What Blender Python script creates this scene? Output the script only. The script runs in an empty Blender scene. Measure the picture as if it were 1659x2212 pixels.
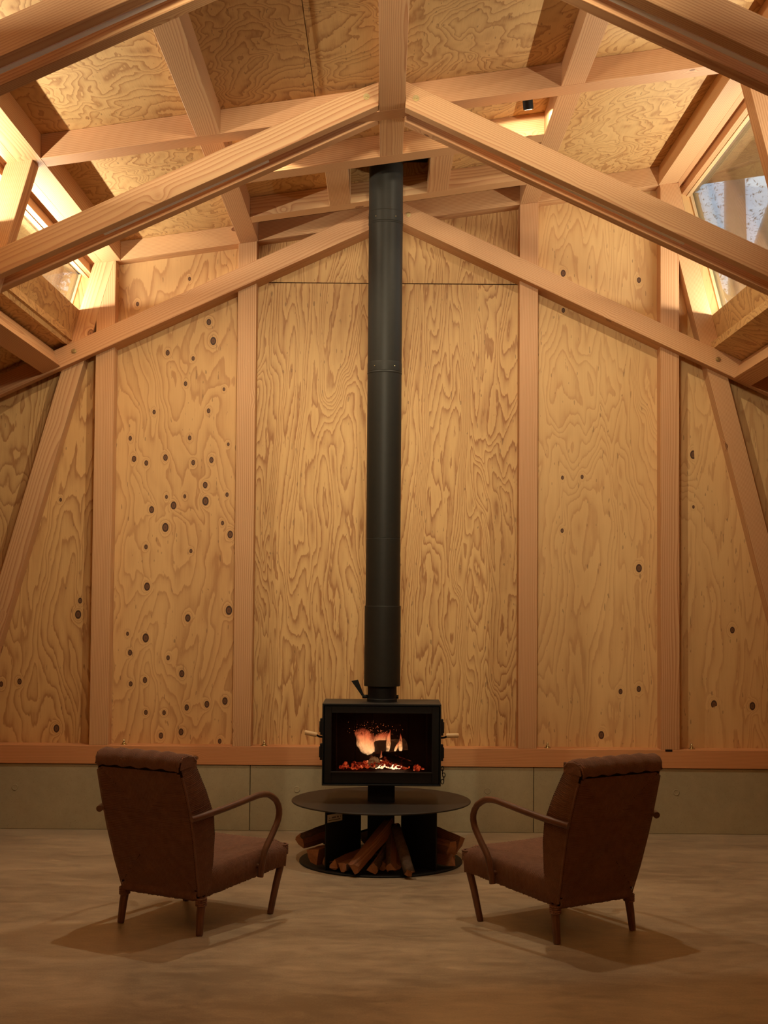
import bpy, bmesh, math, random
from mathutils import Vector, Matrix
S = bpy.context.scene
rng = random.Random(7)

# ------------------------------------------------------------------ camera, world, exposure
CAM_H, TH, ROLL, FPX = 1.503, math.radians(2.500787), 0.0080, 2900.0
fw = Vector((0, math.cos(TH), math.sin(TH))); up = Vector((0, -math.sin(TH), math.cos(TH))); rt = Vector((1, 0, 0))
r2 = rt * math.cos(ROLL) + up * math.sin(ROLL); u2 = up * math.cos(ROLL) - rt * math.sin(ROLL)
cd = bpy.data.cameras.new('camera'); cam = bpy.data.objects.new('camera', cd)
S.collection.objects.link(cam); S.camera = cam
cam.matrix_world = Matrix(((r2.x, u2.x, -fw.x, 0), (r2.y, u2.y, -fw.y, 0), (r2.z, u2.z, -fw.z, CAM_H), (0, 0, 0, 1)))
cd.sensor_fit = 'VERTICAL'; cd.sensor_height = 36; cd.lens = FPX / 2212 * 36; cd.shift_y = 0.02366
cd.clip_start = 0.05; cd.clip_end = 400
S.view_settings.view_transform = 'Standard'; S.view_settings.look = 'None'
S.view_settings.gamma = 1.0; S.view_settings.use_curve_mapping = False
S.view_settings.exposure = 0.0
S.cycles.max_bounces = 10; S.cycles.diffuse_bounces = 7; S.cycles.glossy_bounces = 4
S.cycles.transparent_max_bounces = 12; S.cycles.caustics_reflective = False; S.cycles.caustics_refractive = False
S.cycles.sample_clamp_indirect = 6.0
S.cycles.use_denoising = True
W = bpy.data.worlds.new('dusk'); S.world = W; W.use_nodes = True
bg = W.node_tree.nodes['Background']; bg.inputs['Color'].default_value = (0.66, 0.83, 1.0, 1); bg.inputs['Strength'].default_value = 1.3

# light powers (each lamp's light is made in its builder below)
WARM = (1.0, 0.86, 0.60); STRIP = (1.0, 0.93, 0.76)
P_SILL_L, P_SILL_R, P_SPOT, P_SPOT_BACK = 16.0, 12.5, 74.0, 225.0   # W per metre, W per metre, W, W

# ------------------------------------------------------------------ helpers
C = S.collection
WM = {}                                                     # world matrices of everything built
def wm(o): return WM[o.name] if o else Matrix.Identity(4)
def place(o, M, parent=None):
    WM[o.name] = M
    if parent: o.parent = parent
    o.matrix_basis = wm(parent).inverted() @ M
    o.color = (rng.random(), rng.random(), rng.random(), 1)
    return o
def empty(name, loc=(0, 0, 0), rotz=0.0, parent=None):
    o = bpy.data.objects.new(name, None); o.empty_display_size = 0.1; C.objects.link(o)
    return place(o, Matrix.Translation(loc) @ Matrix.Rotation(rotz, 4, 'Z'), parent)
def tag(o, label=None, cat=None, group=None, kind=None):
    if label: o['label'] = label
    if cat: o['category'] = cat
    if group: o["group"] = group
    if kind: o['kind'] = kind
    return o
def link_bm(name, bm, mat, parent=None, M=None, smooth=False, local=False):
    """bm is in world space unless local; M is the world matrix of the object."""
    M = M or (wm(parent) if parent else Matrix.Identity(4))
    if not local: bm.transform(M.inverted())
    bmesh.ops.recalc_face_normals(bm, faces=bm.faces)
    me = bpy.data.meshes.new(name); bm.to_mesh(me); bm.free()
    for m in (mat if isinstance(mat, (list, tuple)) else [mat]): me.materials.append(m)
    if smooth:
        for p in me.polygons: p.use_smooth = True
        if smooth is not True: me.set_sharp_from_angle(angle=smooth)
    o = bpy.data.objects.new(name, me); C.objects.link(o)
    return place(o, M, parent)
def prism_bm(poly, y0, y1, bev=0.0, axes='xz'):
    """poly of 2-D points extruded along the third axis"""
    bm = bmesh.new()
    def pt(a, b, c): return (a, c, b) if axes == 'xz' else ((c, a, b) if axes == 'yz' else (a, b, c))
    A = [bm.verts.new(pt(p[0], p[1], y0)) for p in poly]; B = [bm.verts.new(pt(p[0], p[1], y1)) for p in poly]
    bm.faces.new(A); bm.faces.new(B[::-1]); n = len(poly)
    for i in range(n): bm.faces.new((A[i], A[(i + 1) % n], B[(i + 1) % n], B[i]))
    bmesh.ops.recalc_face_normals(bm, faces=bm.faces)
    if bev: bmesh.ops.bevel(bm, geom=list(bm.edges), offset=bev, segments=1, affect='EDGES', profile=0.5)
    return bm
def box_bm(x0, x1, y0, y1, z0, z1, bev=0.0): return prism_bm([(x0, z0), (x1, z0), (x1, z1), (x0, z1)], y0, y1, bev)
def frame(loc, xdir, ydir=(0, 1, 0)):
    X = Vector(xdir).normalized(); Y = Vector(ydir); Y = (Y - X * Y.dot(X)).normalized(); Z = X.cross(Y)
    return Matrix(((X.x, Y.x, Z.x, loc[0]), (X.y, Y.y, Z.y, loc[1]), (X.z, Y.z, Z.z, loc[2]), (0, 0, 0, 1)))
def timber(name, bm, parent, xdir, mat=None, ydir=(0, 1, 0)):
    """bm in world space; the local x axis follows the grain"""
    c = Vector((0, 0, 0)); n = len(bm.verts)
    for v in bm.verts: c += v.co
    return link_bm(name, bm, mat or M_TIMBER, parent, frame(c / n, xdir, ydir))
def tube_bm(bm, pts, rad, seg=10, caps=True, uv=False):
    pts = [Vector(p) for p in pts]; n = len(pts); rads = rad if isinstance(rad, (list, tuple)) else [rad] * n
    T = [(pts[min(i + 1, n - 1)] - pts[max(i - 1, 0)]).normalized() for i in range(n)]
    a = Vector((0, 0, 1)) if abs(T[0].z) < 0.9 else Vector((1, 0, 0)); N = (a - T[0] * a.dot(T[0])).normalized(); rings = []
    for i in range(n):
        N = (N - T[i] * N.dot(T[i])).normalized(); B = T[i].cross(N)
        rings.append([bm.verts.new(pts[i] + (N * math.cos(2 * math.pi * k / seg) + B * math.sin(2 * math.pi * k / seg)) * rads[i]) for k in range(seg)])
    L = bm.loops.layers.uv.verify() if uv else None
    d = [0.0]
    for i in range(1, n): d.append(d[-1] + (pts[i] - pts[i - 1]).length)
    for i in range(n - 1):
        for k in range(seg):
            f = bm.faces.new((rings[i][k], rings[i][(k + 1) % seg], rings[i + 1][(k + 1) % seg], rings[i + 1][k])); f.smooth = True
            if uv:
                for l, (q, kk) in zip(f.loops, ((i, k), (i, k + 1), (i + 1, k + 1), (i + 1, k))): l[L].uv = (d[q], kk / seg)
    if caps:
        bm.faces.new(rings[0][::-1]); bm.faces.new(rings[-1])
    return bm
def tube(name, pts, rad, mat, parent=None, seg=12, M=None):
    bm = bmesh.new(); tube_bm(bm, pts, rad, seg); return link_bm(name, bm, mat, parent, M, smooth=math.radians(50))
def lathe(name, prof, mat, parent=None, seg=48, cx=0, cy=0, M=None):
    bm = bmesh.new(); R = []
    for r, z in prof:
        R.append([bm.verts.new((cx + r * math.cos(2 * math.pi * k / seg), cy + r * math.sin(2 * math.pi * k / seg), z)) for k in range(seg)])
    for i in range(len(R) - 1):
        for k in range(seg): bm.faces.new((R[i][k], R[i][(k + 1) % seg], R[i + 1][(k + 1) % seg], R[i + 1][k]))
    bm.faces.new(R[0][::-1]); bm.faces.new(R[-1])
    return link_bm(name, bm, mat, parent, M, smooth=math.radians(12))
def copy_tree(o, M=None, parent=None):
    c = o.copy(); C.objects.link(c)
    base = M if M is not None else wm(parent) @ (wm(o.parent).inverted() @ wm(o))
    place(c, base, parent)
    for ch in [x for x in ALL if x.parent == o]: copy_tree(ch, None, c)
    return c
ALL = []

# ------------------------------------------------------------------ materials
class NT:
    def __init__(s, name):
        s.m = bpy.data.materials.new(name); s.m.use_nodes = True; s.t = s.m.node_tree
        s.p = s.t.nodes['Principled BSDF']
    def n(s, typ, ins=None, **kw):
        nd = s.t.nodes.new('ShaderNode' + typ)
        for k, v in kw.items(): setattr(nd, k, v)
        for k, v in (ins or {}).items(): s.set(nd.inputs[k], v)
        return nd
    def set(s, sock, v):
        if hasattr(v, 'is_output') or isinstance(v, bpy.types.NodeSocket): s.t.links.new(v, sock)
        elif isinstance(v, bpy.types.Node): s.t.links.new(v.outputs[0], sock)
        else: sock.default_value = v
    def math(s, op, a, b=0.0, c=0.0, clamp=False):
        nd = s.n('Math', operation=op, use_clamp=clamp); s.set(nd.inputs[0], a); s.set(nd.inputs[1], b)
        if op in ('MULTIPLY_ADD', 'SMOOTH_MIN'): s.set(nd.inputs[2], c)
        return nd.outputs[0]
    def vmath(s, op, a, b=(0, 0, 0), scale=None):
        nd = s.n('VectorMath', operation=op); s.set(nd.inputs[0], a)
        if op == 'SCALE': s.set(nd.inputs['Scale'], scale)
        else: s.set(nd.inputs[1], b)
        return nd.outputs[1] if op in ('LENGTH', 'DISTANCE') else nd.outputs[0]
    def ramp(s, fac, stops, interp='LINEAR'):
        nd = s.n('ValToRGB'); cr = nd.color_ramp; cr.interpolation = interp
        while len(cr.elements) < len(stops): cr.elements.new(0.5)
        for e, (p, c) in zip(cr.elements, stops): e.position = p; e.color = (*c, 1) if len(c) == 3 else c
        s.set(nd.inputs['Fac'], fac); return nd.outputs['Color']
    def mix(s, fac, a, b, mode='MIX'):
        nd = s.n('Mix', data_type='RGBA', blend_type=mode); s.set(nd.inputs['Factor'], fac)
        s.set(nd.inputs[6], a if not isinstance(a, tuple) else (*a, 1)); s.set(nd.inputs[7], b if not isinstance(b, tuple) else (*b, 1))
        return nd.outputs[2]
    def noise(s, vec, scale, detail=2, rough=0.5, dist=0.0):
        nd = s.n('TexNoise', {'Scale': scale, 'Detail': detail, 'Roughness': rough, 'Distortion': dist}); s.set(nd.inputs['Vector'], vec)
        return nd.outputs['Fac']
    def bump(s, h, strength=0.2, dist=0.01):
        nd = s.n('Bump', {'Strength': strength, 'Distance': dist}); s.set(nd.inputs['Height'], h); s.set(s.p.inputs['Normal'], nd.outputs[0])
    def fin(s, color=None, rough=0.6, spec=0.4, metal=0.0):
        if color is not None: s.set(s.p.inputs['Base Color'], (*color, 1) if isinstance(color, tuple) and len(color) == 3 else color)
        s.set(s.p.inputs['Roughness'], rough); s.set(s.p.inputs['Specular IOR Level'], spec); s.set(s.p.inputs['Metallic'], metal)
        return s.m

def obj_coords(b):
    tc = b.n('TexCoord'); oi = b.n('ObjectInfo')
    off = b.vmath('SCALE', oi.outputs['Color'], scale=37.0)
    return tc.outputs['Object'], off, oi.outputs['Color']

def timber_mat(name, light, dark, tint):
    b = NT(name); co, off, col = obj_coords(b)
    sc = b.n('SeparateColor'); b.set(sc.inputs[0], col); R, G, B = sc.outputs[0], sc.outputs[1], sc.outputs[2]
    q = b.vmath('ADD', b.vmath('MULTIPLY', co, (0.55, 2.2, 2.2)), off)
    sx = b.n('SeparateXYZ'); b.set(sx.inputs[0], co)
    # knots
    kv = b.n('TexVoronoi', {'Scale': 1.0, 'Randomness': 1.0}); b.set(kv.inputs['Vector'], b.vmath('ADD', b.vmath('MULTIPLY', co, (4.2, 6.0, 6.0)), off))
    kd = kv.outputs['Distance']; kc = b.n('SeparateColor'); b.set(kc.inputs[0], kv.outputs['Color'])
    gate = b.math('GREATER_THAN', kc.outputs[0], 0.84)
    kg = b.math('MULTIPLY', b.math('EXPONENT', b.math('MULTIPLY', b.math('MULTIPLY', kd, kd), -26.0)), gate)
    cy = b.math('MULTIPLY_ADD', R, 0.34, -0.17); cz = b.math('MULTIPLY_ADD', G, 0.22, 0.03)
    wob = b.noise(q, 1.0, 3, 0.5, 0.3)
    dy = b.math('SUBTRACT', sx.outputs[1], cy); dz = b.math('ADD', sx.outputs[2], cz)
    r = b.math('SQRT', b.math('ADD', b.math('MULTIPLY', dy, dy), b.math('MULTIPLY', dz, dz)))
    r = b.math('ADD', r, b.math('MULTIPLY', wob, 0.055)); r = b.math('ADD', r, b.math('MULTIPLY', kg, 0.028))
    ring = b.math('FRACT', b.math('MULTIPLY', r, 118.0))
    ringc = b.ramp(ring, [(0.0, (0, 0, 0)), (0.35, (0.10,) * 3), (0.74, (0.55,) * 3), (0.9, (1, 1, 1)), (1.0, (0.1,) * 3)])
    fine = b.noise(b.vmath('MULTIPLY', b.vmath('ADD', co, off), (3.0, 260.0, 260.0)), 1.0, 2, 0.6)
    broad = b.noise(q, 0.8, 2)
    f = b.math('MULTIPLY', ringc, b.math('MULTIPLY_ADD', broad, 1.0, 0.34))
    f = b.math('ADD', f, b.math('MULTIPLY_ADD', fine, 0.36, -0.18), clamp=True)
    base = b.mix(B, light, tint)
    c = b.mix(f, base, dark)
    kn = b.ramp(kd, [(0.0, (0.12, 0.045, 0.02)), (0.05, (0.36, 0.17, 0.07)), (0.085, (0.30, 0.13, 0.05)), (0.10, (0.14, 0.055, 0.022)), (0.115, (0.36, 0.17, 0.07))])
    km = b.math('MULTIPLY', b.math('LESS_THAN', kd, 0.115), gate)
    c = b.mix(km, c, kn)
    b.bump(fine, 0.06, 0.003)
    return b.fin(c, 0.55, 0.35)

def ply_mat(name, light, mid, dark, gx=5.0, gz=0.62, lines=11.0, knots=0.0, contrast=1.0, rough_face=0.0):
    """rotary-cut veneer; grain along local z"""
    b = NT(name); co, off, col = obj_coords(b)
    q = b.vmath('ADD', b.vmath('MULTIPLY', co, (gx * 0.4, 3.0, gz)), off)
    wx = b.noise(b.vmath('MULTIPLY', q, (0.7, 1, 1.6)), 1.6, 2, 0.5)
    q2 = b.vmath('ADD', q, b.vmath('MULTIPLY', b.n('CombineXYZ', {0: wx, 1: 0.0, 2: wx}).outputs[0], (0.55, 0, 0.5)))
    h = b.noise(q2, 0.85, 3.2, 0.48, 0.45)
    jag = b.noise(b.vmath('ADD', b.vmath('MULTIPLY', co, (42.0, 3.0, 5.0)), off), 1.0, 3, 0.65)
    h = b.math('MULTIPLY_ADD', jag, 0.026, h)
    km = None
    if knots:
        kv = b.n('TexVoronoi', {'Scale': 1.0, 'Randomness': 1.0}, voronoi_dimensions='2D')
        sx = b.n('SeparateXYZ'); b.set(sx.inputs[0], b.vmath('ADD', b.vmath('MULTIPLY', co, (8.0, 1.0, 5.6)), off))
        b.set(kv.inputs['Vector'], b.n('CombineXYZ', {0: sx.outputs[0], 1: sx.outputs[2], 2: 0.0}).outputs[0])
        kd = kv.outputs['Distance']; kc = b.n('SeparateColor'); b.set(kc.inputs[0], kv.outputs['Color'])
        gate = b.math('GREATER_THAN', kc.outputs[0], 1.0 - knots)
        size = b.math('MULTIPLY_ADD', kc.outputs[1], 0.62, 0.38)
        kdn = b.math('DIVIDE', kd, size)
        kg = b.math('MULTIPLY', b.math('EXPONENT', b.math('MULTIPLY', b.math('MULTIPLY', kdn, kdn), -14.0)), gate)
        h = b.math('MULTIPLY_ADD', kg, 0.16, h)
        km = b.math('MULTIPLY', b.math('LESS_THAN', kdn, 0.17), gate)
        kcol = b.ramp(kdn, [(0.0, (0.10, 0.04, 0.018)), (0.09, (0.17, 0.075, 0.03)), (0.125, (0.03, 0.014, 0.008)), (0.17, (0.12, 0.05, 0.02))])
    ring = b.math('FRACT', b.math('MULTIPLY', h, lines * 2.2))
    rc = b.ramp(ring, [(0.0, (0.03,) * 3), (0.30, (0.10,) * 3), (0.66, (0.42,) * 3), (0.86, (1, 1, 1)), (0.93, (0.85,) * 3), (0.97, (0.05,) * 3)])
    fib = b.noise(b.vmath('MULTIPLY', b.vmath('ADD', co, off), (190.0, 3.0, 5.0)), 1.0, 2, 0.65)
    patch = b.noise(b.vmath('ADD', b.vmath('MULTIPLY', co, (2.4, 1.0, 1.1)), off), 1.2, 3, 0.55)
    f = b.math('MULTIPLY', rc, b.math('MULTIPLY_ADD', patch, 0.9 * contrast, 0.30 * contrast))
    f = b.math('ADD', f, b.math('MULTIPLY_ADD', fib, 0.34, -0.17), clamp=True)
    c = b.mix(patch, light, mid)
    c = b.mix(f, c, dark)
    pores = b.noise(b.vmath('MULTIPLY', b.vmath('ADD', co, off), (70.0, 3.0, 16.0)), 1.0, 1, 0.5)
    c = b.mix(b.math('MULTIPLY', b.math('GREATER_THAN', pores, 0.735), 0.45), c, (0.10, 0.045, 0.02))
    if km is not None: c = b.mix(km, c, kcol)
    b.bump(b.math('ADD', fib, b.math('MULTIPLY', rc, rough_face)), 0.10, 0.004)
    return b.fin(c, 0.56, 0.35)

M_TIMBER = timber_mat('fir_timber', (0.65, 0.395, 0.19), (0.42, 0.175, 0.068), (0.60, 0.335, 0.16))
M_REDSILL = timber_mat('fir_timber_red', (0.66, 0.32, 0.135), (0.44, 0.175, 0.068), (0.60, 0.275, 0.115))
M_PLYWALL = ply_mat('fir_plywood_wall', (0.68, 0.435, 0.180), (0.61, 0.36, 0.138), (0.35, 0.155, 0.050), 7.8, 0.46, 18.0, 0.0, 1.2)
M_PLYPALE = ply_mat('fir_plywood_pale', (0.70, 0.46, 0.205), (0.65, 0.40, 0.165), (0.44, 0.21, 0.078), 7.5, 0.5, 12.5, 0.08, 0.7)
M_PLYFEW = ply_mat('fir_plywood_few_knots', (0.68, 0.435, 0.180), (0.61, 0.36, 0.138), (0.35, 0.155, 0.050), 6.5, 0.55, 13.0, 0.13)
M_PLYKNOT = ply_mat('fir_plywood_knotty', (0.69, 0.44, 0.19), (0.63, 0.37, 0.148), (0.39, 0.175, 0.06), 6.0, 0.7, 10.0, 0.5, 0.8)
M_PLYROOF = ply_mat('fir_plywood_roof', (0.70, 0.465, 0.20), (0.58, 0.34, 0.13), (0.35, 0.165, 0.055), 5.5, 1.5, 13.0, 0.0, 1.05, 0.5)

def concrete_mat(name, a, bcol, scale, rough, spec, streak=(1, 1, 1), coat=0.0):
    b = NT(name); co, off, col = obj_coords(b)
    n1 = b.noise(b.vmath('MULTIPLY', co, streak), scale, 4, 0.6, 0.4); n2 = b.noise(co, scale * 14, 3, 0.7)
    n3 = b.noise(co, 260, 2, 0.5)
    f = b.math('ADD', b.math('MULTIPLY_ADD', n1, 1.5, -0.45), b.math('MULTIPLY_ADD', n2, 0.5, -0.2), clamp=True)
    c = b.mix(f, a, bcol)
    c = b.mix(b.math('GREATER_THAN', n3, 0.70), c, tuple(x * 0.45 for x in a))
    b.set(b.p.inputs['Coat Weight'], coat); b.set(b.p.inputs['Coat Roughness'], 0.28)
    rr = b.math('MULTIPLY_ADD', n1, 0.25, rough - 0.1)
    b.bump(n2, 0.05, 0.004)
    return b.fin(c, rr, spec)
def floor_mat():
    b = NT('polished_concrete'); co, off, col = obj_coords(b)
    n1 = b.noise(b.vmath('MULTIPLY', co, (0.7, 1.5, 1)), 1.1, 5, 0.62, 0.6); n2 = b.noise(b.vmath('MULTIPLY', co, (1.0, 2.2, 1)), 6.5, 5, 0.68, 0.8); n3 = b.noise(co, 120, 2, 0.6); n4 = b.noise(co, 26, 3, 0.75)
    f = b.math('ADD', b.math('MULTIPLY_ADD', n1, 2.2, -0.75), b.math('ADD', b.math('MULTIPLY_ADD', n2, 1.5, -0.75), b.math('MULTIPLY_ADD', n3, 0.6, -0.3)), clamp=True)
    c = b.mix(f, (0.265, 0.205, 0.140), (0.53, 0.43, 0.30))
    c = b.mix(b.math('MULTIPLY', b.math('GREATER_THAN', n4, 0.72), 0.5), c, (0.12, 0.085, 0.055))
    b.bump(n2, 0.04, 0.004)
    return b.fin(c, b.math('MULTIPLY_ADD', n2, 0.35, 0.22), 0.45)
M_FLOOR = floor_mat()
M_CONC = concrete_mat('cast_concrete', (0.33, 0.29, 0.185), (0.48, 0.42, 0.27), 2.0, 0.75, 0.3)
def plain(name, c, rough=0.5, spec=0.5, metal=0.0, var=0.15, sc=30.0, bump=0.0):
    b = NT(name); co, off, col = obj_coords(b); n = b.noise(b.vmath('ADD', co, off), sc, 3, 0.6)
    cc = b.mix(n, tuple(x * (1 - var) for x in c), tuple(min(1, x * (1 + var)) for x in c))
    if bump: b.bump(n, bump, 0.002)
    return b.fin(cc, rough, spec, metal)
M_BLACK = plain('black_stove_steel', (0.009, 0.0085, 0.0085), 0.55, 0.25, 0.0, 0.25, 60, 0.04)
M_FLUE = plain('matt_black_flue', (0.021, 0.019, 0.0145), 0.48, 0.22, 0.0, 0.15, 40)
M_PLATE = plain('dark_hearth_plate', (0.030, 0.026, 0.023), 0.5, 0.4, 0.0, 0.3, 9)
M_SOOT = plain('sooty_lining', (0.020, 0.014, 0.011), 0.9, 0.2, 0.0, 0.5, 25, 0.4)
M_BRASS = plain('zinc_bolt', (0.55, 0.44, 0.22), 0.32, 0.5, 1.0, 0.2, 80)
M_ALU = plain('white_aluminium_profile', (0.93, 0.90, 0.80), 0.7, 0.15, 0.0, 0.02)
M_DIFF = plain('unlit_diffuser', (0.7, 0.68, 0.62), 0.4, 0.4, 0.0, 0.02)
M_HANDLE = plain('pale_wood_handle', (0.72, 0.50, 0.26), 0.5, 0.4, 0.0, 0.1)
def bentwood_mat(name, a, bcol):
    b = NT(name); tc = b.n('TexCoord'); oi = b.n('ObjectInfo')
    uv = b.vmath('ADD', b.vmath('MULTIPLY', tc.outputs['UV'], (9.0, 16.0, 1.0)), b.vmath('SCALE', oi.outputs['Color'], scale=20.0))
    n = b.noise(uv, 1.0, 4, 0.65, 0.4); n2 = b.noise(tc.outputs['Object'], 22, 2)
    c = b.mix(b.math('MULTIPLY_ADD', n, 2.2, -0.6, clamp=True), a, bcol); c = b.mix(b.math('MULTIPLY', n2, 0.3), c, tuple(x * .4 for x in a))
    b.bump(n, 0.25, 0.003); return b.fin(c, 0.42, 0.45)
M_ARM = bentwood_mat('brown_bentwood', (0.085, 0.036, 0.020), (0.23, 0.100, 0.052))
M_BARK = plain('log_bark', (0.085, 0.055, 0.038), 0.9, 0.15, 0.0, 0.6, 40, 0.9)
M_SPLIT = timber_mat('split_firewood', (0.33, 0.150, 0.080), (0.12, 0.048, 0.026), (0.24, 0.105, 0.055))
M_ENDGR = plain('log_end_grain', (0.34, 0.165, 0.09), 0.85, 0.2, 0.0, 0.35, 70, 0.5)
M_GAP = plain('dark_rebate', (0.02, 0.012, 0.008), 0.9, 0.1)
M_PAPER = plain('paper_label', (0.62, 0.58, 0.50), 0.6, 0.3, 0.0, 0.05)
M_INK = plain('label_ink', (0.03, 0.03, 0.03), 0.6, 0.3)
def cord_mat(name, a, bcol):
    b = NT(name); tc = b.n('TexCoord'); sx = b.n('SeparateXYZ'); b.set(sx.inputs[0], tc.outputs['UV'])
    tw = b.math('FRACT', b.math('ADD', b.math('MULTIPLY', sx.outputs[0], 185.0), b.math('MULTIPLY', sx.outputs[1], 1.7)))
    tri = b.math('ABSOLUTE', b.math('MULTIPLY_ADD', tw, 2.0, -1.0))
    n = b.noise(tc.outputs['Object'], 34, 3, 0.6); n2 = b.noise(tc.outputs['Object'], 260, 2, 0.6)
    c = b.mix(b.math('MULTIPLY_ADD', n, 1.2, -0.1, clamp=True), a, bcol)
    c = b.mix(b.math('MULTIPLY', tri, 0.42), c, tuple(x * 0.22 for x in a))
    c = b.mix(b.math('MULTIPLY', n2, 0.5), c, tuple(x * 0.35 for x in a))
    b.bump(b.math('SUBTRACT', 1.0, tri), 0.55, 0.0025)
    return b.fin(c, 0.62, 0.3)
M_CORD = cord_mat('brown_seagrass_cord', (0.23, 0.110, 0.072), (0.41, 0.205, 0.125))
M_CORDCORE = plain('dark_cord_core', (0.030, 0.013, 0.008), 0.9, 0.1)
def emit(name, col, s):
    b = NT(name); b.set(b.p.inputs['Base Color'], (0, 0, 0, 1)); b.set(b.p.inputs['Emission Color'], (*col, 1)); b.set(b.p.inputs['Emission Strength'], s); return b.m
M_LED = emit('led_diffuser', (1.0, 0.86, 0.62), 6.0)
def glass_mat(name, dust, tint, specks, refl):
    b = NT(name); t = b.t; out = t.nodes['Material Output']; co, off, col = obj_coords(b)
    tr = b.n('BsdfTransparent', {'Color': (*tint, 1)}); gl = b.n('BsdfGlossy', {'Color': (1, 1, 1, 1), 'Roughness': 0.02}); df = b.n('BsdfDiffuse', {'Color': (0.8, 0.78, 0.72, 1)})
    fr = b.n('Fresnel', {'IOR': 1.5})
    m1 = b.n('MixShader'); b.set(m1.inputs[0], b.math('MULTIPLY', fr.outputs[0], refl)); t.links.new(tr.outputs[0], m1.inputs[1]); t.links.new(gl.outputs[0], m1.inputs[2])
    n = b.noise(co, 3.0, 4, 0.65); sp = b.noise(co, 90, 1, 0.5)
    d = b.math('ADD', b.math('MULTIPLY', n, dust), b.math('MULTIPLY', b.math('GREATER_THAN', sp, 0.76), specks))
    m2 = b.n('MixShader'); b.set(m2.inputs[0], d); t.links.new(m1.outputs[0], m2.inputs[1]); t.links.new(df.outputs[0], m2.inputs[2])
    t.links.new(m2.outputs[0], out.inputs['Surface']); return b.m
M_GLASS = glass_mat('dusty_window_glass', 0.001, (0.95, 0.97, 0.95), 0.006, 0.6)
M_DOORGLASS = glass_mat('stove_door_glass', 0.0, (0.60, 0.56, 0.55), 0.0, 0.35)

# ------------------------------------------------------------------ layout numbers (metres)
FR = [4.555, 6.57, 8.59]                    # front plane of the leg/joist layer of each frame
LEG = 0.12                                  # thickness of that layer
RAF = 0.075                                 # thickness of each rafter
YWALL = 8.71                                # face of the plywood
YB = -1.6                                   # wall behind the camera
CX = 0.0235
def roof(x): return 3.907 + 0.149 * x       # underside of the roof timbers
RT = 0.122                                  # their depth
def legL(z): return -1.893 - 0.28 * (3.62 - z)      # outer edge
def legR(z): return 1.888 + 0.253 * (4.179 - z)
def rafL(x, k=1): return (3.925 if k < 2 else 3.893) + 0.463 * x    # underside
def rafR(x, k=1): return 3.936 - 0.463 * x
VH = 0.132                                  # vertical height of a rafter
XE = 3.35                                   # outer walls

# ------------------------------------------------------------------ floor
floor = link_bm('floor', box_bm(-XE - .3, XE + .3, YB - .3, YWALL + .3, -0.15, 0.0), M_FLOOR); tag(floor, kind='structure')

# ------------------------------------------------------------------ back wall
wall = empty('wall_back', (0, YWALL, 0)); tag(wall, kind='structure')
def ply_panel(parent, poly, y0, y1, mat, name='plywood_panel'):
    bm = prism_bm(poly, y0, y1); c = Vector((sum(p[0] for p in poly) / len(poly), (y0 + y1) / 2, sum(p[1] for p in poly) / len(poly)))
    return link_bm(name, bm, mat, parent, Matrix.Translation(c))
ZS, G = 0.533, 0.0018
def column(x0, x1, mat, split=None, top=None):
    t0, t1 = roof(x0) + RT, roof(x1) + RT
    if split:
        ply_panel(wall, [(x0 + G, ZS), (x1 - G, ZS), (x1 - G, split - .003), (x0 + G, split - .003)], YWALL, YWALL + .012, mat)
        ply_panel(wall, [(x0 + G, split + .003), (x1 - G, split + .003), (x1 - G, t1), (x0 + G, t0)], YWALL, YWALL + .012, top or mat)
    else: ply_panel(wall, [(x0 + G, ZS), (x1 - G, ZS), (x1 - G, t1), (x0 + G, t0)], YWALL, YWALL + .012, mat)
column(-1.807, -0.895, M_PLYKNOT)
column(-0.895, 0.014, M_PLYWALL, 3.54)
column(0.014, 0.923, M_PLYWALL, 3.54)
column(0.923, 1.833, M_PLYPALE)
gl = lambda z: legL(z) - 0.10
gr = lambda z: legR(z) + 0.105
ply_panel(wall, [(-1.807 - G, ZS), (-2.72 + G, ZS), (-2.72 + G, rafL(-2.72) + VH), (-2.09, rafL(-2.09) + VH), (gl(3.3), 3.3), (gl(3.66), 3.66), (-1.807 - G, roof(-1.807) + RT)], YWALL, YWALL + .012, M_PLYFEW)
ply_panel(wall, [(-2.72 - G, ZS), (-XE, ZS), (-XE, rafL(-XE) + VH), (-2.72 - G, rafL(-2.72) + VH)], YWALL, YWALL + .012, M_PLYWALL)
ply_panel(wall, [(1.833 + G, ZS), (2.745 - G, ZS), (2.745 - G, rafR(2.745) + VH), (2.2, rafR(2.2) + VH), (gr(3.3), 3.3), (gr(4.2), 4.2), (1.833 + G, roof(1.833) + RT)], YWALL, YWALL + .012, M_PLYPALE)
ply_panel(wall, [(2.745 + G, ZS), (XE, ZS), (XE, rafR(XE) + VH), (2.745 + G, rafR(2.745) + VH)], YWALL, YWALL + .012, M_PLYWALL)
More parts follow.
